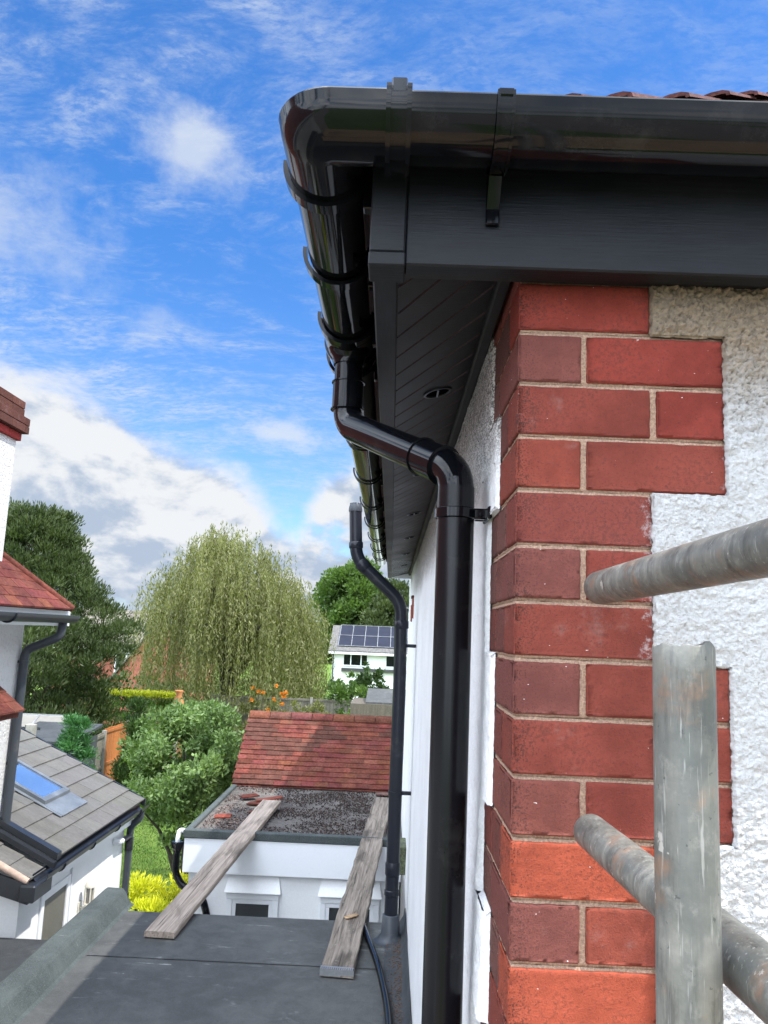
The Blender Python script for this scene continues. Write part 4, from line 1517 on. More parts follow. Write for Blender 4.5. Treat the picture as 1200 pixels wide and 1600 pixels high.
# ------------------------------------------------------------------ outbuilding with gritty flat roof
ob = thing('outbuilding', (-1, 7.7, 0), 'white rendered outbuilding with debris-strewn flat roof and two small windows', 'outbuilding')
FZ = 2.755
b = MB()
b.box(-2.02, -.02, 6.62, 8.9, 0, 2.40)
b.build('wall', M['white_render'], ob)
b = MB()
b.box(-2.07, -.01, 6.555, 6.60, 2.405, 2.715, bev=.004)
b.box(-2.07, -2.04, 6.601, 8.85, 2.405, 2.715, bev=.004)
b.build('fascia_board', M['white_upvc'], ob)
b = MB()
b.box(-2.03, -.01, 6.60, 9.0, 2.62, FZ)
b.build('flat_roof', M['felt_grit'], ob)
b = MB()
b.box(-2.085, -.01, 6.54, 6.615, 2.716, 2.792, bev=.008)
b.box(-2.085, -2.02, 6.616, 8.85, 2.716, 2.785, bev=.008)
b.build('roof_edge', M['felt_green'], ob)
def small_window(xa, xb, zt):
    f = MB()
    f.box(xa, xa + .055, 6.585, 6.62, 1.5, zt - .055, bev=.004)
    f.box(xb - .055, xb, 6.585, 6.62, 1.5, zt - .055, bev=.004)
    f.box(xa, xb, 6.583, 6.62, zt - .054, zt, bev=.004)
    f.box(xa + .056, xb - .056, 6.592, 6.62, zt - .095, zt - .056, bev=.003)
    f.box(xa + .056, xa + .09, 6.592, 6.62, 1.5, zt - .096, bev=.003)
    f.box(xb - .09, xb - .056, 6.592, 6.62, 1.5, zt - .096, bev=.003)
    wn = f.build('window', M['white_upvc'], ob)
    g_ = MB()
    g_.box(xa + .09, xb - .09, 6.605, 6.618, 1.5, zt - .096)
    g_.build('pane', M['glass'], wn)
    h = MB()
    h.v += [(xa + .01, 6.615, 2.395), (xb - .01, 6.615, 2.395), (xb + .02, 6.55, zt + .012), (xa - .02, 6.55, zt + .012), (xa - .02, 6.62, zt + .012), (xb + .02, 6.62, zt + .012)]
    h.face((3, 2, 1, 0)); h.face((4, 5, 2, 3)); h.face((0, 4, 3)); h.face((1, 2, 5))
    h.build('window_hood', M['white_render'], ob)
small_window(-1.64, -1.15, 2.235)
small_window(-.76, -.20, 2.235)
# rainwater bits at its left corner
oh = thing('hopper_pipe', (-2.14, 6.7, 2.2), 'black hopper head and kinked pipe at the outbuilding corner', 'downpipe')
b = MB()
b.tube(smooth_path([(-2.15, 6.62, 2.58), (-2.15, 6.62, 2.38), (-2.08, 6.60, 2.28), (-1.86, 6.57, 2.18), (-1.80, 6.57, 2.0), (-1.80, 6.57, .02)], .06, 5), .034, 18)
b.build('pipe_length', M['pvc'], oh, smooth=True, sharp=50)
b = MB()
b.tube([(-2.15, 6.62, 2.66), (-2.15, 6.62, 2.65), (-2.15, 6.62, 2.60), (-2.15, 6.62, 2.56)], [.062, .064, .045, .036], 4)
b.build('hopper', M['pvc'], oh)
b = MB()
b.tube(smooth_path([(-2.085, 6.64, 2.755), (-2.14, 6.63, 2.765), (-2.15, 6.62, 2.70), (-2.15, 6.62, 2.62)], .03, 5), .022, 14)
b.build('white_spout', M['white_upvc'], oh, smooth=True)
# clay tiled roof behind
ta = thing('tiled_outhouse', (-1, 9.8, 0), 'low outhouse behind the flat roof with weathered red clay tiles', 'outhouse')
b = MB()
b.box(-2.02, -.02, 9.02, 10.9, 0, 2.72)
b.build('wall', M['brick_far'], ta)
rb = MB()
random.seed(21)
ey, ezz, ry, rz = 8.86, 2.775, 9.92, 3.505
nc = 15
for i in range(nc):
    f = i / nc
    yi, zi = ey + (ry - ey) * f, ezz + (rz - ezz) * f
    x = -2.085 + (-.085 if i % 2 else 0)
    while x < -.02:
        x1 = x + .17
        xl = max(x, -2.10 - .001 * i)
        if x1 - xl > .03:
            t = .84 + rt(-.13, .15)
            old = noise.noise(Vector((x * 1.3, f * 3, 4)))
            if old > .12:
                c = (t * .75, t * .95, t * .95)
            else:
                c = (t * 1.05, t * rt(.85, 1.15), t * rt(.85, 1.1))
            if random.random() < .05:
                c = (t * 1.25, t * 1.4, t * 1.3)
            rb.obox((xl + .001, yi + rt(-.004, .004), zi + .014 + rt(0, .006)), (x1 - xl - .003, 0, 0), (0, .13, .13 * (rz - ezz) / (ry - ey) - .022), (0, -.002, .011), c)
        x = x1
rb.quad((-2.09, ey, ezz - .004), (-.02, ey, ezz - .004), (-.02, ry, rz - .004), (-2.09, ry, rz - .004))
rb.quad((-2.09, ry, rz), (-.02, ry, rz), (-.02, 11.0, ezz), (-2.09, 11.0, ezz))
tr_ = rb.build('roof', M['tile_red'], ta)
x = -2.10
while x < -.05:
    b = MB()
    t = rt(.7, 1.15)
    c = (t, t * rt(.9, 1.3), t * rt(.9, 1.3))
    prof = arc(0, 0, .085, 0, 180, 10) + arc(0, 0, .070, 180, 0, 10)
    b.sweep(prof, [(x + .285, ry + .01, rz - .015), (x + .004, ry + .01, rz - .015)], col=c)
    b.build('ridge_tile', M['tile_red'], tr_, smooth=True, sharp=50)
    x += .29
# moss, grit and broken tiles on the flat roof
random.seed(8)
b = MB()
for i in range(17000):
    x, y = rt(-1.98, -.04), rt(6.66, 8.85)
    dens = .65 + 1.5 * noise.noise(Vector((x * 2.2, y * 2.2, 0))) + .1 * (x + 1.5)
    if random.random() > dens:
        continue
    s_ = .003 + .014 * random.random() ** 2
    a = rt(0, PI)
    t = rt(.25, 1.5)
    c = (t, t * .84, t * .8) if random.random() < .90 else (t * 2.4, t * 2.2, t * 2)
    if x < -1.55 + .3 * noise.noise(Vector((x * 4, y * 4, 0))) and random.random() < .7:
        c = (t * 4.5, t * 4.6, t * 4.6)
    b.obox((x, y, FZ + .0005 + rt(0, .006)), (s_ * math.cos(a), s_ * math.sin(a), rt(0, .5) * s_), (-s_ * math.sin(a) * .6, s_ * math.cos(a) * .6, rt(0, .3) * s_), (0, 0, s_ * rt(.3, .7)), c)
tag(b.build('moss_debris', simple('moss_and_grit', (.034, .024, .020), .95, tint=True), None, loc=(-1, 7.7, FZ)), 'dark moss and grit scattered over the outbuilding flat roof', 'debris', kind='stuff')
def broken(name, x, y, z, L, Wd, a, tilt, col, label, mat='tile_red'):
    b = MB()
    c_, s_ = math.cos(a), math.sin(a)
    pts_ = [(0, 0), (L, 0), (L * .96, Wd * .45), (L, Wd), (L * .3, Wd * 1.02), (0, Wd * .8)]
    n = len(pts_)
    for zz2 in (0, .014):
        for (p, q) in pts_:
            b.v.append((x + p * c_ - q * s_, y + p * s_ + q * c_, z + zz2 + tilt * p))
    b.face(list(range(n))[::-1], col)
    b.face([n + i for i in range(n)], col)
    for i in range(n):
        j = (i + 1) % n
        b.face((i, j, n + j, n + i), col)
    return tag(b.build(name, M[mat], None), label, 'roof tile', 'broken tiles on the flat roof')
broken('broken_tile', -1.93, 7.16, FZ + .008, .17, .15, .1, .02, (1.5, 1.2, 1.1), 'bright red broken tile flat on the pale grit near the roof edge')
broken('broken_tile', -1.62, 7.42, FZ + .008, .26, .12, .05, .08, (.75, .7, .7), 'dark broken tile beside the top end of the pale plank')
broken('broken_tile', -1.62, 7.90, FZ + .03, .30, .10, .25, .12, (.9, .8, .8), 'long red tile shard tipped up on the tile heap')
broken('broken_tile', -1.72, 7.84, FZ + .01, .22, .16, -.2, .05, (.5, .45, .45), 'blackened tile at the bottom of the tile heap')
broken('broken_tile', -1.80, 8.05, FZ + .03, .20, .13, .5, .06, (.6, .5, .5), 'small dark red tile piece behind the tile heap')
broken('broken_tile', -.30, 8.62, FZ + .02, .16, .13, .0, .02, (1.0, 1.9, 2.2), 'pale grey tile piece under the tiled eave by the house', 'tile_red')

# ------------------------------------------------------------------ foliage
def leaves(name, Cn, T, B, L, Wd, mat, parent=None, tint=None, loc=None):
    """many small kite-shaped leaves: centres, long axis, cross axis"""
    N = len(Cn)
    T = T / np.maximum(1e-6, np.linalg.norm(T, axis=1))[:, None]
    B = B - T * (T * B).sum(1)[:, None]
    B = B / np.maximum(1e-6, np.linalg.norm(B, axis=1))[:, None]
    L = np.broadcast_to(L, N)[:, None]
    Wd = np.broadcast_to(Wd, N)[:, None]
    Nn = np.cross(T, B)
    V = np.empty((N, 4, 3))
    V[:, 0] = Cn - T * L * .5
    V[:, 1] = Cn + B * Wd * .5 + T * L * .05 + Nn * Wd * .12
    V[:, 2] = Cn + T * L * .5
    V[:, 3] = Cn - B * Wd * .5 + T * L * .05 + Nn * Wd * .12
    org = ORG[parent.name] if parent is not None else Vector(loc)
    V = V.reshape(-1, 3) - np.array(org)
    me = bpy.data.meshes.new(name)
    me.vertices.add(4 * N)
    me.vertices.foreach_set('co', V.ravel())
    me.loops.add(4 * N)
    me.loops.foreach_set('vertex_index', np.arange(4 * N))
    me.polygons.add(N)
    me.polygons.foreach_set('loop_start', np.arange(N) * 4)
    me.polygons.foreach_set('loop_total', np.full(N, 4))
    me.update()
    if tint is None:
        tint = rng.random(N)
    at = me.attributes.new('tint', 'FLOAT', 'FACE')
    at.data.foreach_set('value', np.clip(tint, 0, 1).astype(np.float32))
    me.materials.append(mat)
    o = bpy.data.objects.new(name, me)
    COL.objects.link(o)
    if parent is not None:
        o.parent = parent
    else:
        o.location = org
    ORG[o.name] = org
    return o
def unit(n):
    v = rng.normal(size=(n, 3))
    return v / np.linalg.norm(v, axis=1)[:, None]
def clump_cloud(clumps, per, jitter=.35, up=.25):
    """leaf centres and outward directions over clumps given as (x, y, z, r)"""
    cl = np.array(clumps)
    idx = np.repeat(np.arange(len(cl)), (per * (cl[:, 3] / cl[:, 3].mean()) ** 2).astype(int))
    d = unit(len(idx))
    d[:, 2] = np.where(d[:, 2] < -.45, -d[:, 2], d[:, 2])
    rad = cl[idx, 3] * (.32 + .88 * rng.random(len(idx)))
    P = cl[idx, :3] + d * rad[:, None] * np.array([1, 1, .8])
    out = d + unit(len(idx)) * jitter
    out[:, 2] += up
    return P, out, idx
def shape_clumps(n, cx, cy, cz, rx, ry, rz_, r, skin=.5, seed=0, rnd=.22):
    rs = np.random.default_rng(seed)
    out = []
    for i in range(n):
        d = rs.normal(size=3)
        d /= np.linalg.norm(d)
        k = skin + (1 - skin) * rs.random() ** .6
        k *= 1 + rnd * noise.noise(Vector((d[0] * 2 + seed, d[1] * 2, d[2] * 2)))
        out.append((cx + d[0] * rx * k, cy + d[1] * ry * k, cz + d[2] * rz_ * k, r * (.65 + .7 * rs.random())))
    return out
def trunk(root, base, top, r0, r1, limbs, mat='bark'):
    b = MB()
    base, top = Vector(base), Vector(top)
    P = [base + (top - base) * (i / 8) + Vector((noise.noise(Vector((i * .7, base.x, 1))), noise.noise(Vector((i * .7, base.y, 5))), 0)) * .12 * (top - base).length * .15 for i in range(9)]
    b.tube(P, [r0 + (r1 - r0) * i / 8 for i in range(9)], 10)
    for (f, tip) in limbs:
        s_ = P[int(f * 8)]
        tip = Vector(tip)
        mid = s_.lerp(tip, .5) + Vector((0, 0, .12 * (tip - s_).length))
        q = [s_, s_.lerp(mid, .5), mid, mid.lerp(tip, .5), tip]
        rr = (r0 + (r1 - r0) * f) * .5
        b.tube(q, [rr, rr * .8, rr * .6, rr * .4, rr * .15], 6)
    return b.build('trunk', M[mat], root, smooth=True)
def tree(name, label, cat, base, cz, rx, ry, rz_, n, r, per, L, Wd, mat, seed, group=None, skin=.5, tr=.18, up=.25, clumps=None, jitter=.5, rnd=.22):
    root = thing(name, base, label, cat, group)
    cl = clumps or shape_clumps(n, base[0], base[1], cz, rx, ry, rz_, r, skin, seed, rnd)
    P, out, idx = clump_cloud(cl, per, jitter, up)
    ct = np.random.default_rng(seed + 1).random(len(cl)) * .5
    leaves('crown', P, out, unit(len(P)), L * (.7 + .6 * rng.random(len(P))), Wd * (.7 + .6 * rng.random(len(P))), mat, root, ct[idx] + .5 * rng.random(len(P)))
    ks_ = np.random.default_rng(seed + 2).choice(len(cl), min(len(cl), 16), replace=False)
    trunk(root, base, (base[0], base[1], cz + rz_ * .45), tr, tr * .25, [(.35 + .5 * (i / 16), cl[k][:3]) for i, k in enumerate(ks_)])
    return root

# big pine, left
root_cl = []
rs = np.random.default_rng(11)
pb = (-10.2, 20.7, 0.0)
for i in range(1300):
    z = rs.uniform(.5, 7.7)
    f = (z - .5) / 7.2
    wR = 3.0 * (1 - max(0, f - .55) / .45 * .70) * (.86 + .14 * math.sin(f * 13 + 1))
    a = rs.uniform(0, 2 * PI)
    k = math.sqrt(rs.uniform(.18, 1))
    dens = noise.noise(Vector((math.cos(a) * 1.4, math.sin(a) * 1.4, z * .75)))
    if dens < -.38:
        continue
    k *= 1 + .25 * dens
    root_cl.append((pb[0] + wR * k * math.cos(a), pb[1] + wR * k * math.sin(a), z, rs.uniform(.22, .40)))
tree('pine_tree', 'large dark green pine tree rising behind the left house', 'tree', pb, 4.2, 2.6, 2.6, 3.4, 0, 0, 95, .14, .034, M['leaf_pine'], 11, clumps=root_cl, up=1.0, tr=.22, jitter=.3)
# its neighbour, a second thin crown above the left eave
# weeping willow
wl = thing('willow_tree', (-6.7, 31, -.1), 'large pale green weeping willow in the middle of the gardens', 'tree')
rs = np.random.default_rng(5)
WC, WT, WI = [], [], []
tips = []
nb_ = 300
for k in range(nb_):
    a = rs.uniform(0, 2 * PI)
    q = math.sqrt(rs.uniform(.02, 1))
    h = 8.15 - 2.7 * q ** 2.2 + rs.normal() * .35
    if math.cos(a) * q > .25:
        h -= .9 * (math.cos(a) * q)
    rr = 3.35 * q * (1 + .34 * noise.noise(Vector((math.cos(a) * 1.5, math.sin(a) * 1.5, 3))))
    if noise.noise(Vector((math.cos(a) * q * 2.6, math.sin(a) * q * 2.6, 8))) < -.17:
        continue
    tip = np.array([-6.7 + rr * math.cos(a), 31 + rr * math.sin(a), h + .5 * noise.noise(Vector((math.cos(a) * q * 3, math.sin(a) * q * 3, 2)))])
    tips.append(tip)
    outd = np.array([math.cos(a), math.sin(a), 0]) * q
    ns = 11
    tone = rs.random()
    for s_ in range(ns):
        st = tip + rs.normal(size=3) * np.array([.34, .34, .22])
        Ls = rs.uniform(.8, 5.8) * (.75 + .5 * q)
        if st[0] < -9.2:
            Ls *= .42
        Ls = min(Ls, st[2] - .3)
        nl = int(Ls / .085)
        tt = np.linspace(0, 1, nl)
        curl = rs.normal(size=2) * .16
        wob = rs.uniform(0, 6)
        px_ = st[0] + outd[0] * .55 * np.sqrt(tt) + curl[0] * tt + .05 * np.sin(tt * 7 + wob)
        py_ = st[1] + outd[1] * .55 * np.sqrt(tt) + curl[1] * tt
        pz_ = st[2] + .18 * np.sin(np.minimum(tt * 6, PI)) - Ls * tt ** 1.15
        C_ = np.stack([px_, py_, pz_], 1) + rs.normal(size=(nl, 3)) * .035
        WC.append(C_)
        T_ = rs.normal(size=(nl, 3)) * .45
        T_[:, 2] -= 1
        WT.append(T_)
        WI.append(np.full(nl, tone * .5) + rs.random(nl) * .5)
WC, WT, WI = np.concatenate(WC), np.concatenate(WT), np.concatenate(WI)
leaves('crown', WC, WT, unit(len(WC)), .17 * (.7 + .6 * rng.random(len(WC))), .040, M['leaf_willow'], wl, WI)
trunk(wl, (-6.7, 31, -.1), (-6.6, 31, 6.2), .42, .10, [(.3 + .6 * i / 22, tips[i * 6]) for i in range(22) if i * 6 < len(tips)])
# apple tree
tree('apple_tree', 'leafy apple tree between the lean-to and the tiled outhouse', 'tree', (-2.98, 10.5, 0), 2.56, .96, 1.0, .90, 95, .22, 230, .078, .036, M['leaf_apple'], 31, skin=.45, tr=.09, up=.1, jitter=.9)
# golden shrub
cl = shape_clumps(20, -2.86, 8.75, 1.40, .36, .34, .24, .14, .3, 41)
P, out, idx = clump_cloud(cl, 190, .6, .6)
gs = thing('golden_shrub', (-2.86, 8.75, 0), 'bright yellow golden shrub on the lawn beyond the green kerb', 'shrub')
leaves('foliage', P, out, unit(len(P)), .085, .017, M['leaf_gold'], gs)
cl = shape_clumps(24, -2.80, 8.85, .75, .42, .35, .65, .2, .3, 42)
P, out, idx = clump_cloud(cl, 110, .6, .4)
leaves('lower_foliage', P, out, unit(len(P)), .09, .03, M['leaf_dark'], gs)
# dark bush in the border beyond
cl = shape_clumps(22, -3.5, 14.6, .35, .8, .5, .4, .25, .3, 43)
P, out, idx = clump_cloud(cl, 120, .6, .3)
o = leaves('border_shrub', P, out, unit(len(P)), .09, .04, M['leaf_dark'], None, loc=(-3.5, 14.6, 0))
tag(o, 'low dark shrub on the lawn under the apple tree', 'shrub')
# feathery conifer behind the lean-to roof
def cone_clumps(x, y, z0_, z1_, r, n, seed, rad=.12):
    rs_ = np.random.default_rng(seed)
    out_ = []
    for i in range(n):
        f = rs_.random() ** 1.3
        a = rs_.uniform(0, 2 * PI)
        k = r * (1 - f * .85) * math.sqrt(rs_.uniform(.3, 1))
        out_.append((x + k * math.cos(a), y + k * math.sin(a), z0_ + (z1_ - z0_) * f, rad * rs_.uniform(.6, 1.3)))
    return out_
tree('young_conifer', 'small feathery bright green conifer in front of the grey fence panel', 'conifer', (-5.62, 12.8, 0), 2.0, .5, .5, 1, 0, 0, 120, .10, .018, M['leaf_fresh'], 51, clumps=cone_clumps(-5.62, 12.8, 1.2, 3.02, .62, 90, 51, .15), tr=.05, up=.2)
tree('cypress', 'narrow dark cypress beside the orange fence panel', 'conifer', (-6.40, 18.8, 0), 1.6, .3, .3, 1, 0, 0, 130, .10, .03, M['leaf_dark'], 52, clumps=cone_clumps(-6.40, 18.8, .3, 2.75, .50, 90, 52, .2), tr=.06, up=.8)
tree('broadleaf_tree', 'rounded mid green tree behind the solar panel house', 'tree', (-4.0, 74, -2.6), 7.4, 3.0, 3.0, 3.6, 100, 1.0, 210, .38, .22, M['leaf_mid'], 61, tr=.35, skin=.4)
tree('evergreen_tree', 'broad dark olive evergreen behind the solar panel house by the vent pipe', 'tree', (.8, 70, -2.6), 5.6, 3.6, 3.0, 3.4, 120, .9, 210, .36, .16, M['leaf_pine'], 62, tr=.35, skin=.4, up=.8)
# hedge with yellow-green top
cl = [(x, 26.9 + rt(-.3, .3), z, .28) for x in np.arange(-10.2, -7.6, .3) for z in (.5, .95, 1.4, 1.85)]
P, out, idx = clump_cloud(cl, 90, .5, .3)
hd = thing('hedge', (-8.9, 26.9, 0), 'clipped green hedge with a yellow top in front of the red brick house', 'hedge')
leaves('foliage', P, out, unit(len(P)), .13, .07, M['leaf_mid'], hd)
cl = [(x, 26.9 + y, 2.25, .14) for x in np.arange(-10.2, -7.6, .22) for y in (-.3, 0, .3)]
P, out, idx = clump_cloud(cl, 90, .5, .8)
leaves('hedge_top', P, out, unit(len(P)), .12, .06, M['leaf_hedge'], hd)
cl = [(x, 36 + rt(-.5, .5), z, .55) for x in np.arange(-16, -2.4, .55) for z in (.4, 1.1, 1.7 + rt(-.3, .3))]
P, out, idx = clump_cloud(cl, 110, .5, .3)
bh_ = thing('garden_hedge', (-9, 36, 0), 'tall dark hedge closing the gardens behind the willow', 'hedge')
leaves('foliage', P, out, unit(len(P)), .2, .1, M['leaf_dark'], bh_)
# shrubs by the rear fence
tree('tall_shrub', 'tall green shrub against the white house wall beside the yellow flowers', 'shrub', (-1.6, 28.3, 0), 1.9, .85, .6, 1.3, 60, .28, 110, .13, .07, M['leaf_mid'], 71, tr=.06, skin=.3)
tree('purple_leaved_shrub', 'thin dark leaved shrub rising before the white far house', 'shrub', (-.95, 31.5, 0), 2.5, .75, .6, .85, 34, .22, 60, .15, .09, M['leaf_dark'], 72, tr=.05, skin=.3)
cl = shape_clumps(12, -.95, 26.0, 2.15, .45, .3, .18, .14, .3, 73)
P, out, idx = clump_cloud(cl, 110, .5, .8)
yf = thing('yellow_flower_bush', (-.95, 26, 0), 'bush topped with bright yellow flowers behind the timber shed', 'shrub')
leaves('flowers', P, out, unit(len(P)), .09, .07, M['petal_yellow'], yf)
cl = shape_clumps(30, -1.05, 26.05, 1.2, .7, .4, .95, .25, .3, 74)
P, out, idx = clump_cloud(cl, 80, .5, .4)
leaves('foliage', P, out, unit(len(P)), .12, .06, M['leaf_mid'], yf)
cr = thing('flowering_climber', (-4.0, 27.2, 0), 'orange flowered climber sprawling on the rear grey fence', 'climber')
cl = [(rs.uniform(-5.4, -2.3), 27.25 + rs.normal() * .1, rs.uniform(1.0, 2.15), .22) for i in range(46)]
P, out, idx = clump_cloud(cl, 55, .6, .3)
leaves('foliage', P, out, unit(len(P)), .14, .06, M['leaf_willow'], cr)
fl = [(-4.95, 2.62), (-4.75, 2.5), (-4.6, 2.45), (-4.2, 2.25), (-4.15, 2.72), (-3.95, 2.45), (-3.8, 2.5), (-3.85, 2.35), (-3.9, 2.1), (-3.6, 1.7), (-3.0, 1.75), (-2.95, 1.6), (-5.0, 2.2), (-4.4, 1.9)]
for x, z in fl:
    P, out, idx = clump_cloud([(x, 27.0, z, .075)], 26, .6, .3)
    leaves('flower_head', P, out, unit(len(P)), .09, .07, M['petal_orange'], cr)

# far woods on the horizon
random.seed(33)
cl = []
for i in range(520):
    x = rt(-130, 60)
    y = 190 + rt(-12, 12)
    cl.append((x, y, rt(-2, 4.5) + 2.2 * noise.noise(Vector((x * .05, 3, 1))), rt(1.6, 3.2)))
P, out, idx = clump_cloud(cl, 60, .5, .3)
o = leaves('far_woods', P, out, unit(len(P)), 1.2, .9, M['leaf_dark'], None, loc=(-30, 190, -2.6))
tag(o, 'dark line of distant woods along the horizon', 'woods', kind='stuff')

# lawn grass blades
rs = np.random.default_rng(9)
N = 26000
gxx = rs.uniform(-7.0, -2.2, N)
gyy = rs.uniform(9.0, 19, N)
Cn = np.stack([gxx, gyy, np.full(N, .02)], 1)
T_ = rs.normal(size=(N, 3)) * .5
T_[:, 2] = 1
o = leaves('lawn_grass', Cn, T_, unit(N), .07, .012, M['leaf_mid'], None, loc=(-4, 14, 0))
tag(o, 'short green grass of the lawn beyond the kerb', 'grass', kind='stuff')

# ------------------------------------------------------------------ fences, sheds, garden things
def fence_panel(p0, p1, z0, z1, mat, nboards, label, group='fence panels of the side boundary', post=True, rails=(.1, .55, .96), name='fence_panel'):
    p0, p1 = Vector(p0), Vector(p1)
    root = thing(name, (p0 + p1) / 2, label, 'fence panel', group)
    d = (p1 - p0)
    L = d.length
    u_ = d.normalized()
    nn = Vector((u_.y, -u_.x, 0))
    b = MB()
    for i in range(nboards):
        o = p0 + u_ * (L * i / nboards)
        t = rt(.8, 1.15)
        b.obox((o.x, o.y, z0), u_ * (L / nboards - .006), nn * .018, (0, 0, z1 - z0 + rt(-.01, .01)), (t, t, t))
    b.build('boards', M[mat], root)
    for f in rails:
        b = MB()
        o = p0 + nn * .019
        b.obox((o.x, o.y, z0 + (z1 - z0) * f - .03), u_ * L, nn * .03, (0, 0, .06), (.9, .9, .9))
        b.build('rail', M[mat], root)
    if post:
        b = MB()
        o = p1 - nn * .02
        b.obox((o.x, o.y, 0), u_ * .09, nn * .09, (0, 0, z1 + .05))
        b.build('post', M['concrete'], root)
    return root
fence_panel((-7.13, 15.0, 0), (-7.20, 16.9, 0), .1, 1.97, 'fence_grey', 13, 'weathered grey fence panel in shade nearest the lean-to roof')
fence_panel((-7.21, 17.0, 0), (-7.30, 19.0, 0), .1, 1.97, 'fence_grey', 13, 'weathered grey fence panel next to the bright orange one')
fence_panel((-7.31, 19.12, 0), (-7.24, 20.6, 0), .1, 2.05, 'fence_orange', 13, 'bright orange stained fence panel left of the narrow cypress')
def rear(x0_, x1_, label):
    fence_panel((x0_, 27.8, 0), (x1_, 27.8, 0), .1, 2.28, 'fence_grey', 14, label, 'fence panels of the rear boundary', rails=(.12, .7, .98))
rear(-6.6, -4.85, 'grey rear fence panel mostly hidden under the willow')
rear(-4.75, -3.0, 'grey rear fence panel behind the orange flowers')
rear(-2.9, -1.15, 'grey rear fence panel left of the tall shrub')
# brown shed with dark roof
sh = thing('garden_shed', (-6.5, 22.2, 0), 'brown timber garden shed with dark felt roof beside the cypress', 'shed')
b = MB()
x = -6.95
while x < -6.2:
    t = rt(.8, 1.2)
    b.box(x, x + .11, 21.6, 23, .05, 2.12, (t, t, t))
    x += .114
b.build('boarding', M['shed_brown'], sh)
b = MB()
b.obox((-7.08, 21.45, 2.06), (.98, 0, .22), (0, 1.7, .0), (0, 0, .05))
b.build('roof', M['felt_dark'], sh)
b = MB()
b.box(-6.19, -6.10, 21.55, 21.64, 0, 2.45)
b.build('post', M['concrete'], sh)
ci = thing('chiminea', (-6.55, 24.5, 0), 'terracotta chiminea pot standing above the shed roof', 'chiminea')
b = MB()
b.tube([(-6.9, 24.5, 1.6), (-6.9, 24.5, 1.9), (-6.9, 24.5, 2.25), (-6.9, 24.5, 2.5), (-6.9, 24.5, 2.62), (-6.9, 24.5, 2.64)], [.12, .22, .18, .09, .13, .12], 16)
b.build('pot', M['terracotta'], ci, smooth=True)
b = MB()
b.box(-7.1, -6.7, 24.3, 24.7, 0, 1.6, bev=.02)
b.build('plinth', M['brick_far'], ci)
# timber shed behind the outhouse
ts = thing('timber_store', (-.4, 19.5, 0), 'grey weathered timber store with felt roof just above the tiled ridge', 'shed')
b = MB()
for (za, zb) in ((.05, 1.6), (1.61, 2.30), (2.31, 2.44), (2.45, 2.56)):
    t = rt(.75, 1.1)
    b.box(-1.08, .6, 18.7, 20.4, za, zb, (t, t, t))
b.box(-1.12, .64, 18.66, 20.44, 2.56, 2.97, (.6, .55, .5))
b.build('boarding', M['fence_grey'], ts)
b = MB()
b.box(-1.15, .66, 18.64, 18.66, 2.50, 2.535)
b.box(-1.15, .66, 18.64, 18.66, 2.36, 2.40)
b.build('metal_strip', M['galv'], ts)
b = MB()
b.obox((-.75, 18.75, 2.975), (1.4, 0, 0), (0, 1.7, .22), (0, 0, .04))
b.build('roof', M['felt'], ts)
# greenhouse, glimpsed under the pine
gh = thing('greenhouse', (-9.2, 17.5, 0), 'small metal framed greenhouse glimpsed under the pine', 'greenhouse')
b = MB()
for x in (-10.6, -9.9, -9.2, -8.5, -7.8):
    b.box(x - .02, x + .02, 16.98, 17.02, 0, 1.9)
    b.obox((x - .02, 16.98, 1.88), (.04, 0, 0), (0, 1.0, .55), (0, 0, .04))
b.box(-10.6, -7.8, 16.975, 17.025, 1.88, 1.93)
b.box(-10.6, -7.8, 16.975, 17.025, .95, .98)
b.box(-10.6, -7.8, 17.97, 18.03, 2.43, 2.47)
b.build('frame', M['galv'], gh)
b = MB()
b.box(-10.58, -7.82, 16.995, 17.005, .05, 1.87)
b.obox((-10.58, 17.0, 1.90), (2.76, 0, 0), (0, .98, .54), (0, 0, .008))
b.build('panes', M['lantern_glass'], gh)
b = MB()
b.box(-6.02, -5.88, 11.75, 11.87, 0, 3.02, bev=.01)
tag(b.build('stone_post', M['concrete'], None), 'slim pale concrete post behind the slate roof ridge', 'post')
# railing beside the post
rl = thing('iron_railing', (-6.5, 12.2, 0), 'dark iron railing beside the concrete post under the pine', 'railing')
b = MB()
for i in range(11):
    x = -6.95 + i * .09
    b.box(x, x + .018, 12.2, 12.218, 1.4, 2.95)
b.build('bars', M['black_metal'], rl)
b = MB()
b.box(-6.98, -5.98, 12.19, 12.225, 2.88, 2.92)
b.box(-6.98, -5.98, 12.19, 12.225, 1.55, 1.60)
b.box(-6.98, -6.93, 12.18, 12.23, 0, 3.0)
b.build('rail', M['black_metal'], rl)
b = MB()
b.box(-7.2, -6.0, 13.6, 15, 0, 2.45)
b.obox((-7.25, 13.5, 2.46), (1.3, 0, 0), (0, 1.6, .15), (0, 0, .05))
tag(b.build('low_store', M['felt_dark'], None), 'low dark felted store behind the slate verge', 'store')

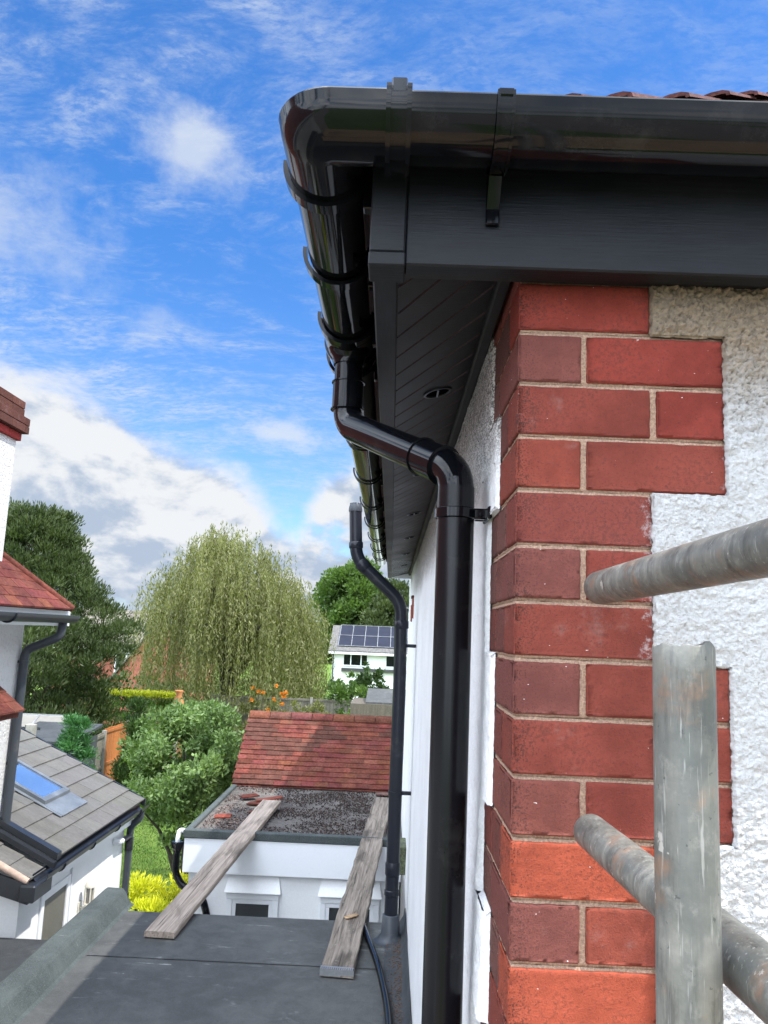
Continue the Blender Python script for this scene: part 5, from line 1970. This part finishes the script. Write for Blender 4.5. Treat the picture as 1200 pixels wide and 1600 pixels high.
# ------------------------------------------------------------------ far houses
wh = thing('white_house', (-1, 64, -2.6), 'white far house with solar panels on its tiled roof', 'house')
b = MB()
b.box(-4.65, 7.0, 60.8, 68, -2.7, 3.3)
b.build('wall', M['white_render'], wh)
b = MB()
b.obox((-4.95, 60.35, 3.18), (12.3, 0, 0), (0, 3.9, 1.95), (0, 0, .12))
b.obox((-4.95, 68.3, 3.18), (12.3, 0, 0), (0, -4.0, 1.95), (0, 0, .12))
wr = b.build('roof', simple('far_grey_tile', (.13, .125, .12), .8, fine=8, fvar=.2), wh)
b = MB()
sl_ = 1.95 / 3.9
for r_ in range(2):
    for c_ in range(8):
        x = -4.25 + c_ * 1.02 - r_ * .0
        y = 60.95 + r_ * 1.62
        b.obox((x, y, 3.18 + (y - 60.35) * sl_ + .16), (.95, 0, 0), (0, 1.52, 1.52 * sl_), (0, -.02, .04))
pnl = b.build('solar_panels', M['solar'], wr)
b = MB()
for r_ in range(2):
    y = 60.93 + r_ * 1.62
    for c_ in range(9):
        x = -4.285 + c_ * 1.02
        b.obox((x, y, 3.18 + (y - 60.35) * sl_ + .19), (.05, 0, 0), (0, 1.56, 1.56 * sl_), (0, -.02, .03))
for y in (60.90, 62.50, 64.12):
    b.obox((-4.285, y, 3.18 + (y - 60.35) * sl_ + .195), (8.2, 0, 0), (0, .05, .025), (0, -.02, .03))
b.build('panel_rails', M['galv'], wr)
b = MB()
b.box(-4.95, 7.3, 60.28, 60.40, 3.04, 3.20)
b.build('gutter', M['white_upvc'], wh)
b = MB()
b.box(-4.62, -4.54, 60.70, 60.78, -2.6, 3.05)
b.build('downpipe', M['pvc_grey'], wh)
def far_win(x0_, x1_, z0_, z1_, mull):
    f = MB()
    f.box(x0_ - .08, x1_ + .08, 60.72, 60.79, z0_ - .08, z0_)
    f.box(x0_ - .08, x1_ + .08, 60.72, 60.79, z1_, z1_ + .08)
    for m_ in [x0_ - .08, x1_] + mull:
        f.box(m_, m_ + .08, 60.72, 60.79, z0_, z1_)
    wn = f.build('window', M['white_upvc'], wh)
    g_ = MB()
    g_.box(x0_, x1_, 60.75, 60.78, z0_, z1_)
    g_.build('pane', M['glass'], wn)
far_win(-3.75, -1.95, 2.22, 3.0, [-3.25, -2.45])
far_win(-.45, .9, 2.22, 3.0, [.2])
far_win(-.45, .9, -.9, .55, [.2])
b = MB()
b.box(-3.9, 1.3, 60.55, 60.79, 1.72, 1.98)
b.build('canopy', M['felt'], wh)

bh = thing('brick_house', (-14, 50, -2.6), 'red brick gabled house with grey roof behind the yellow topped hedge', 'house')
b = MB()
b.v += [(-17.0, 46.7, -2.7), (-12.2, 46.7, -2.7), (-12.2, 46.7, 3.0), (-14.2, 46.7, 5.0), (-17.0, 46.7, 1.0),
        (-17.0, 54, -2.7), (-12.2, 54, -2.7), (-12.2, 54, 3.0), (-14.2, 54, 5.0), (-17.0, 54, 1.0)]
b.face((0, 1, 2, 3, 4)); b.face((5, 9, 8, 7, 6)); b.face((1, 6, 7, 2)); b.face((0, 4, 9, 5))
b.face((2, 7, 8, 3)); b.face((4, 3, 8, 9))
b.build('gable_wall', M['brick_far'], bh)
b = MB()
b.obox((-14.0, 46.5, 5.15), (-3.2, 0, -4.3), (0, 7.8, 0), (0, 0, .15))
b.obox((-14.0, 46.5, 5.15), (2.2, 0, -2.2), (0, 7.8, 0), (0, 0, .15))
b.build('roof', simple('mossy_grey_tile', (.15, .145, .12), .85, fine=6, fvar=.25), bh)
bw = thing('rear_brick_house', (-17, 56, -2.6), 'dim house with tiled roof and white window behind the pine edge', 'house')
b = MB()
b.box(-22, -15.6, 50.5, 58, -2.7, 3.1)
b.build('wall', M['brick_far'], bw)
b = MB()
b.obox((-22.3, 50.2, 3.05), (6.5, 0, 0), (0, 4.2, 2.4), (0, 0, .15))
b.build('roof', simple('mossy_brown_tile', (.17, .15, .12), .85, fine=5, fvar=.3), bw)
b = MB()
b.box(-22.3, -15.7, 50.05, 50.2, 2.92, 3.10)
b.build('gutter', M['white_upvc'], bw)
f = MB()
for x in (-18.0, -17.3, -16.6):
    f.box(x, x + .09, 50.42, 50.49, 1.6, 2.75)
f.box(-18.0, -16.51, 50.42, 50.49, 2.75, 2.85)
f.box(-18.0, -16.51, 50.42, 50.49, 1.5, 1.6)
wn = f.build('window', M['white_upvc'], bw)
f = MB()
f.box(-17.95, -16.6, 50.45, 50.48, 1.6, 2.75)
f.build('pane', M['glass'], wn)
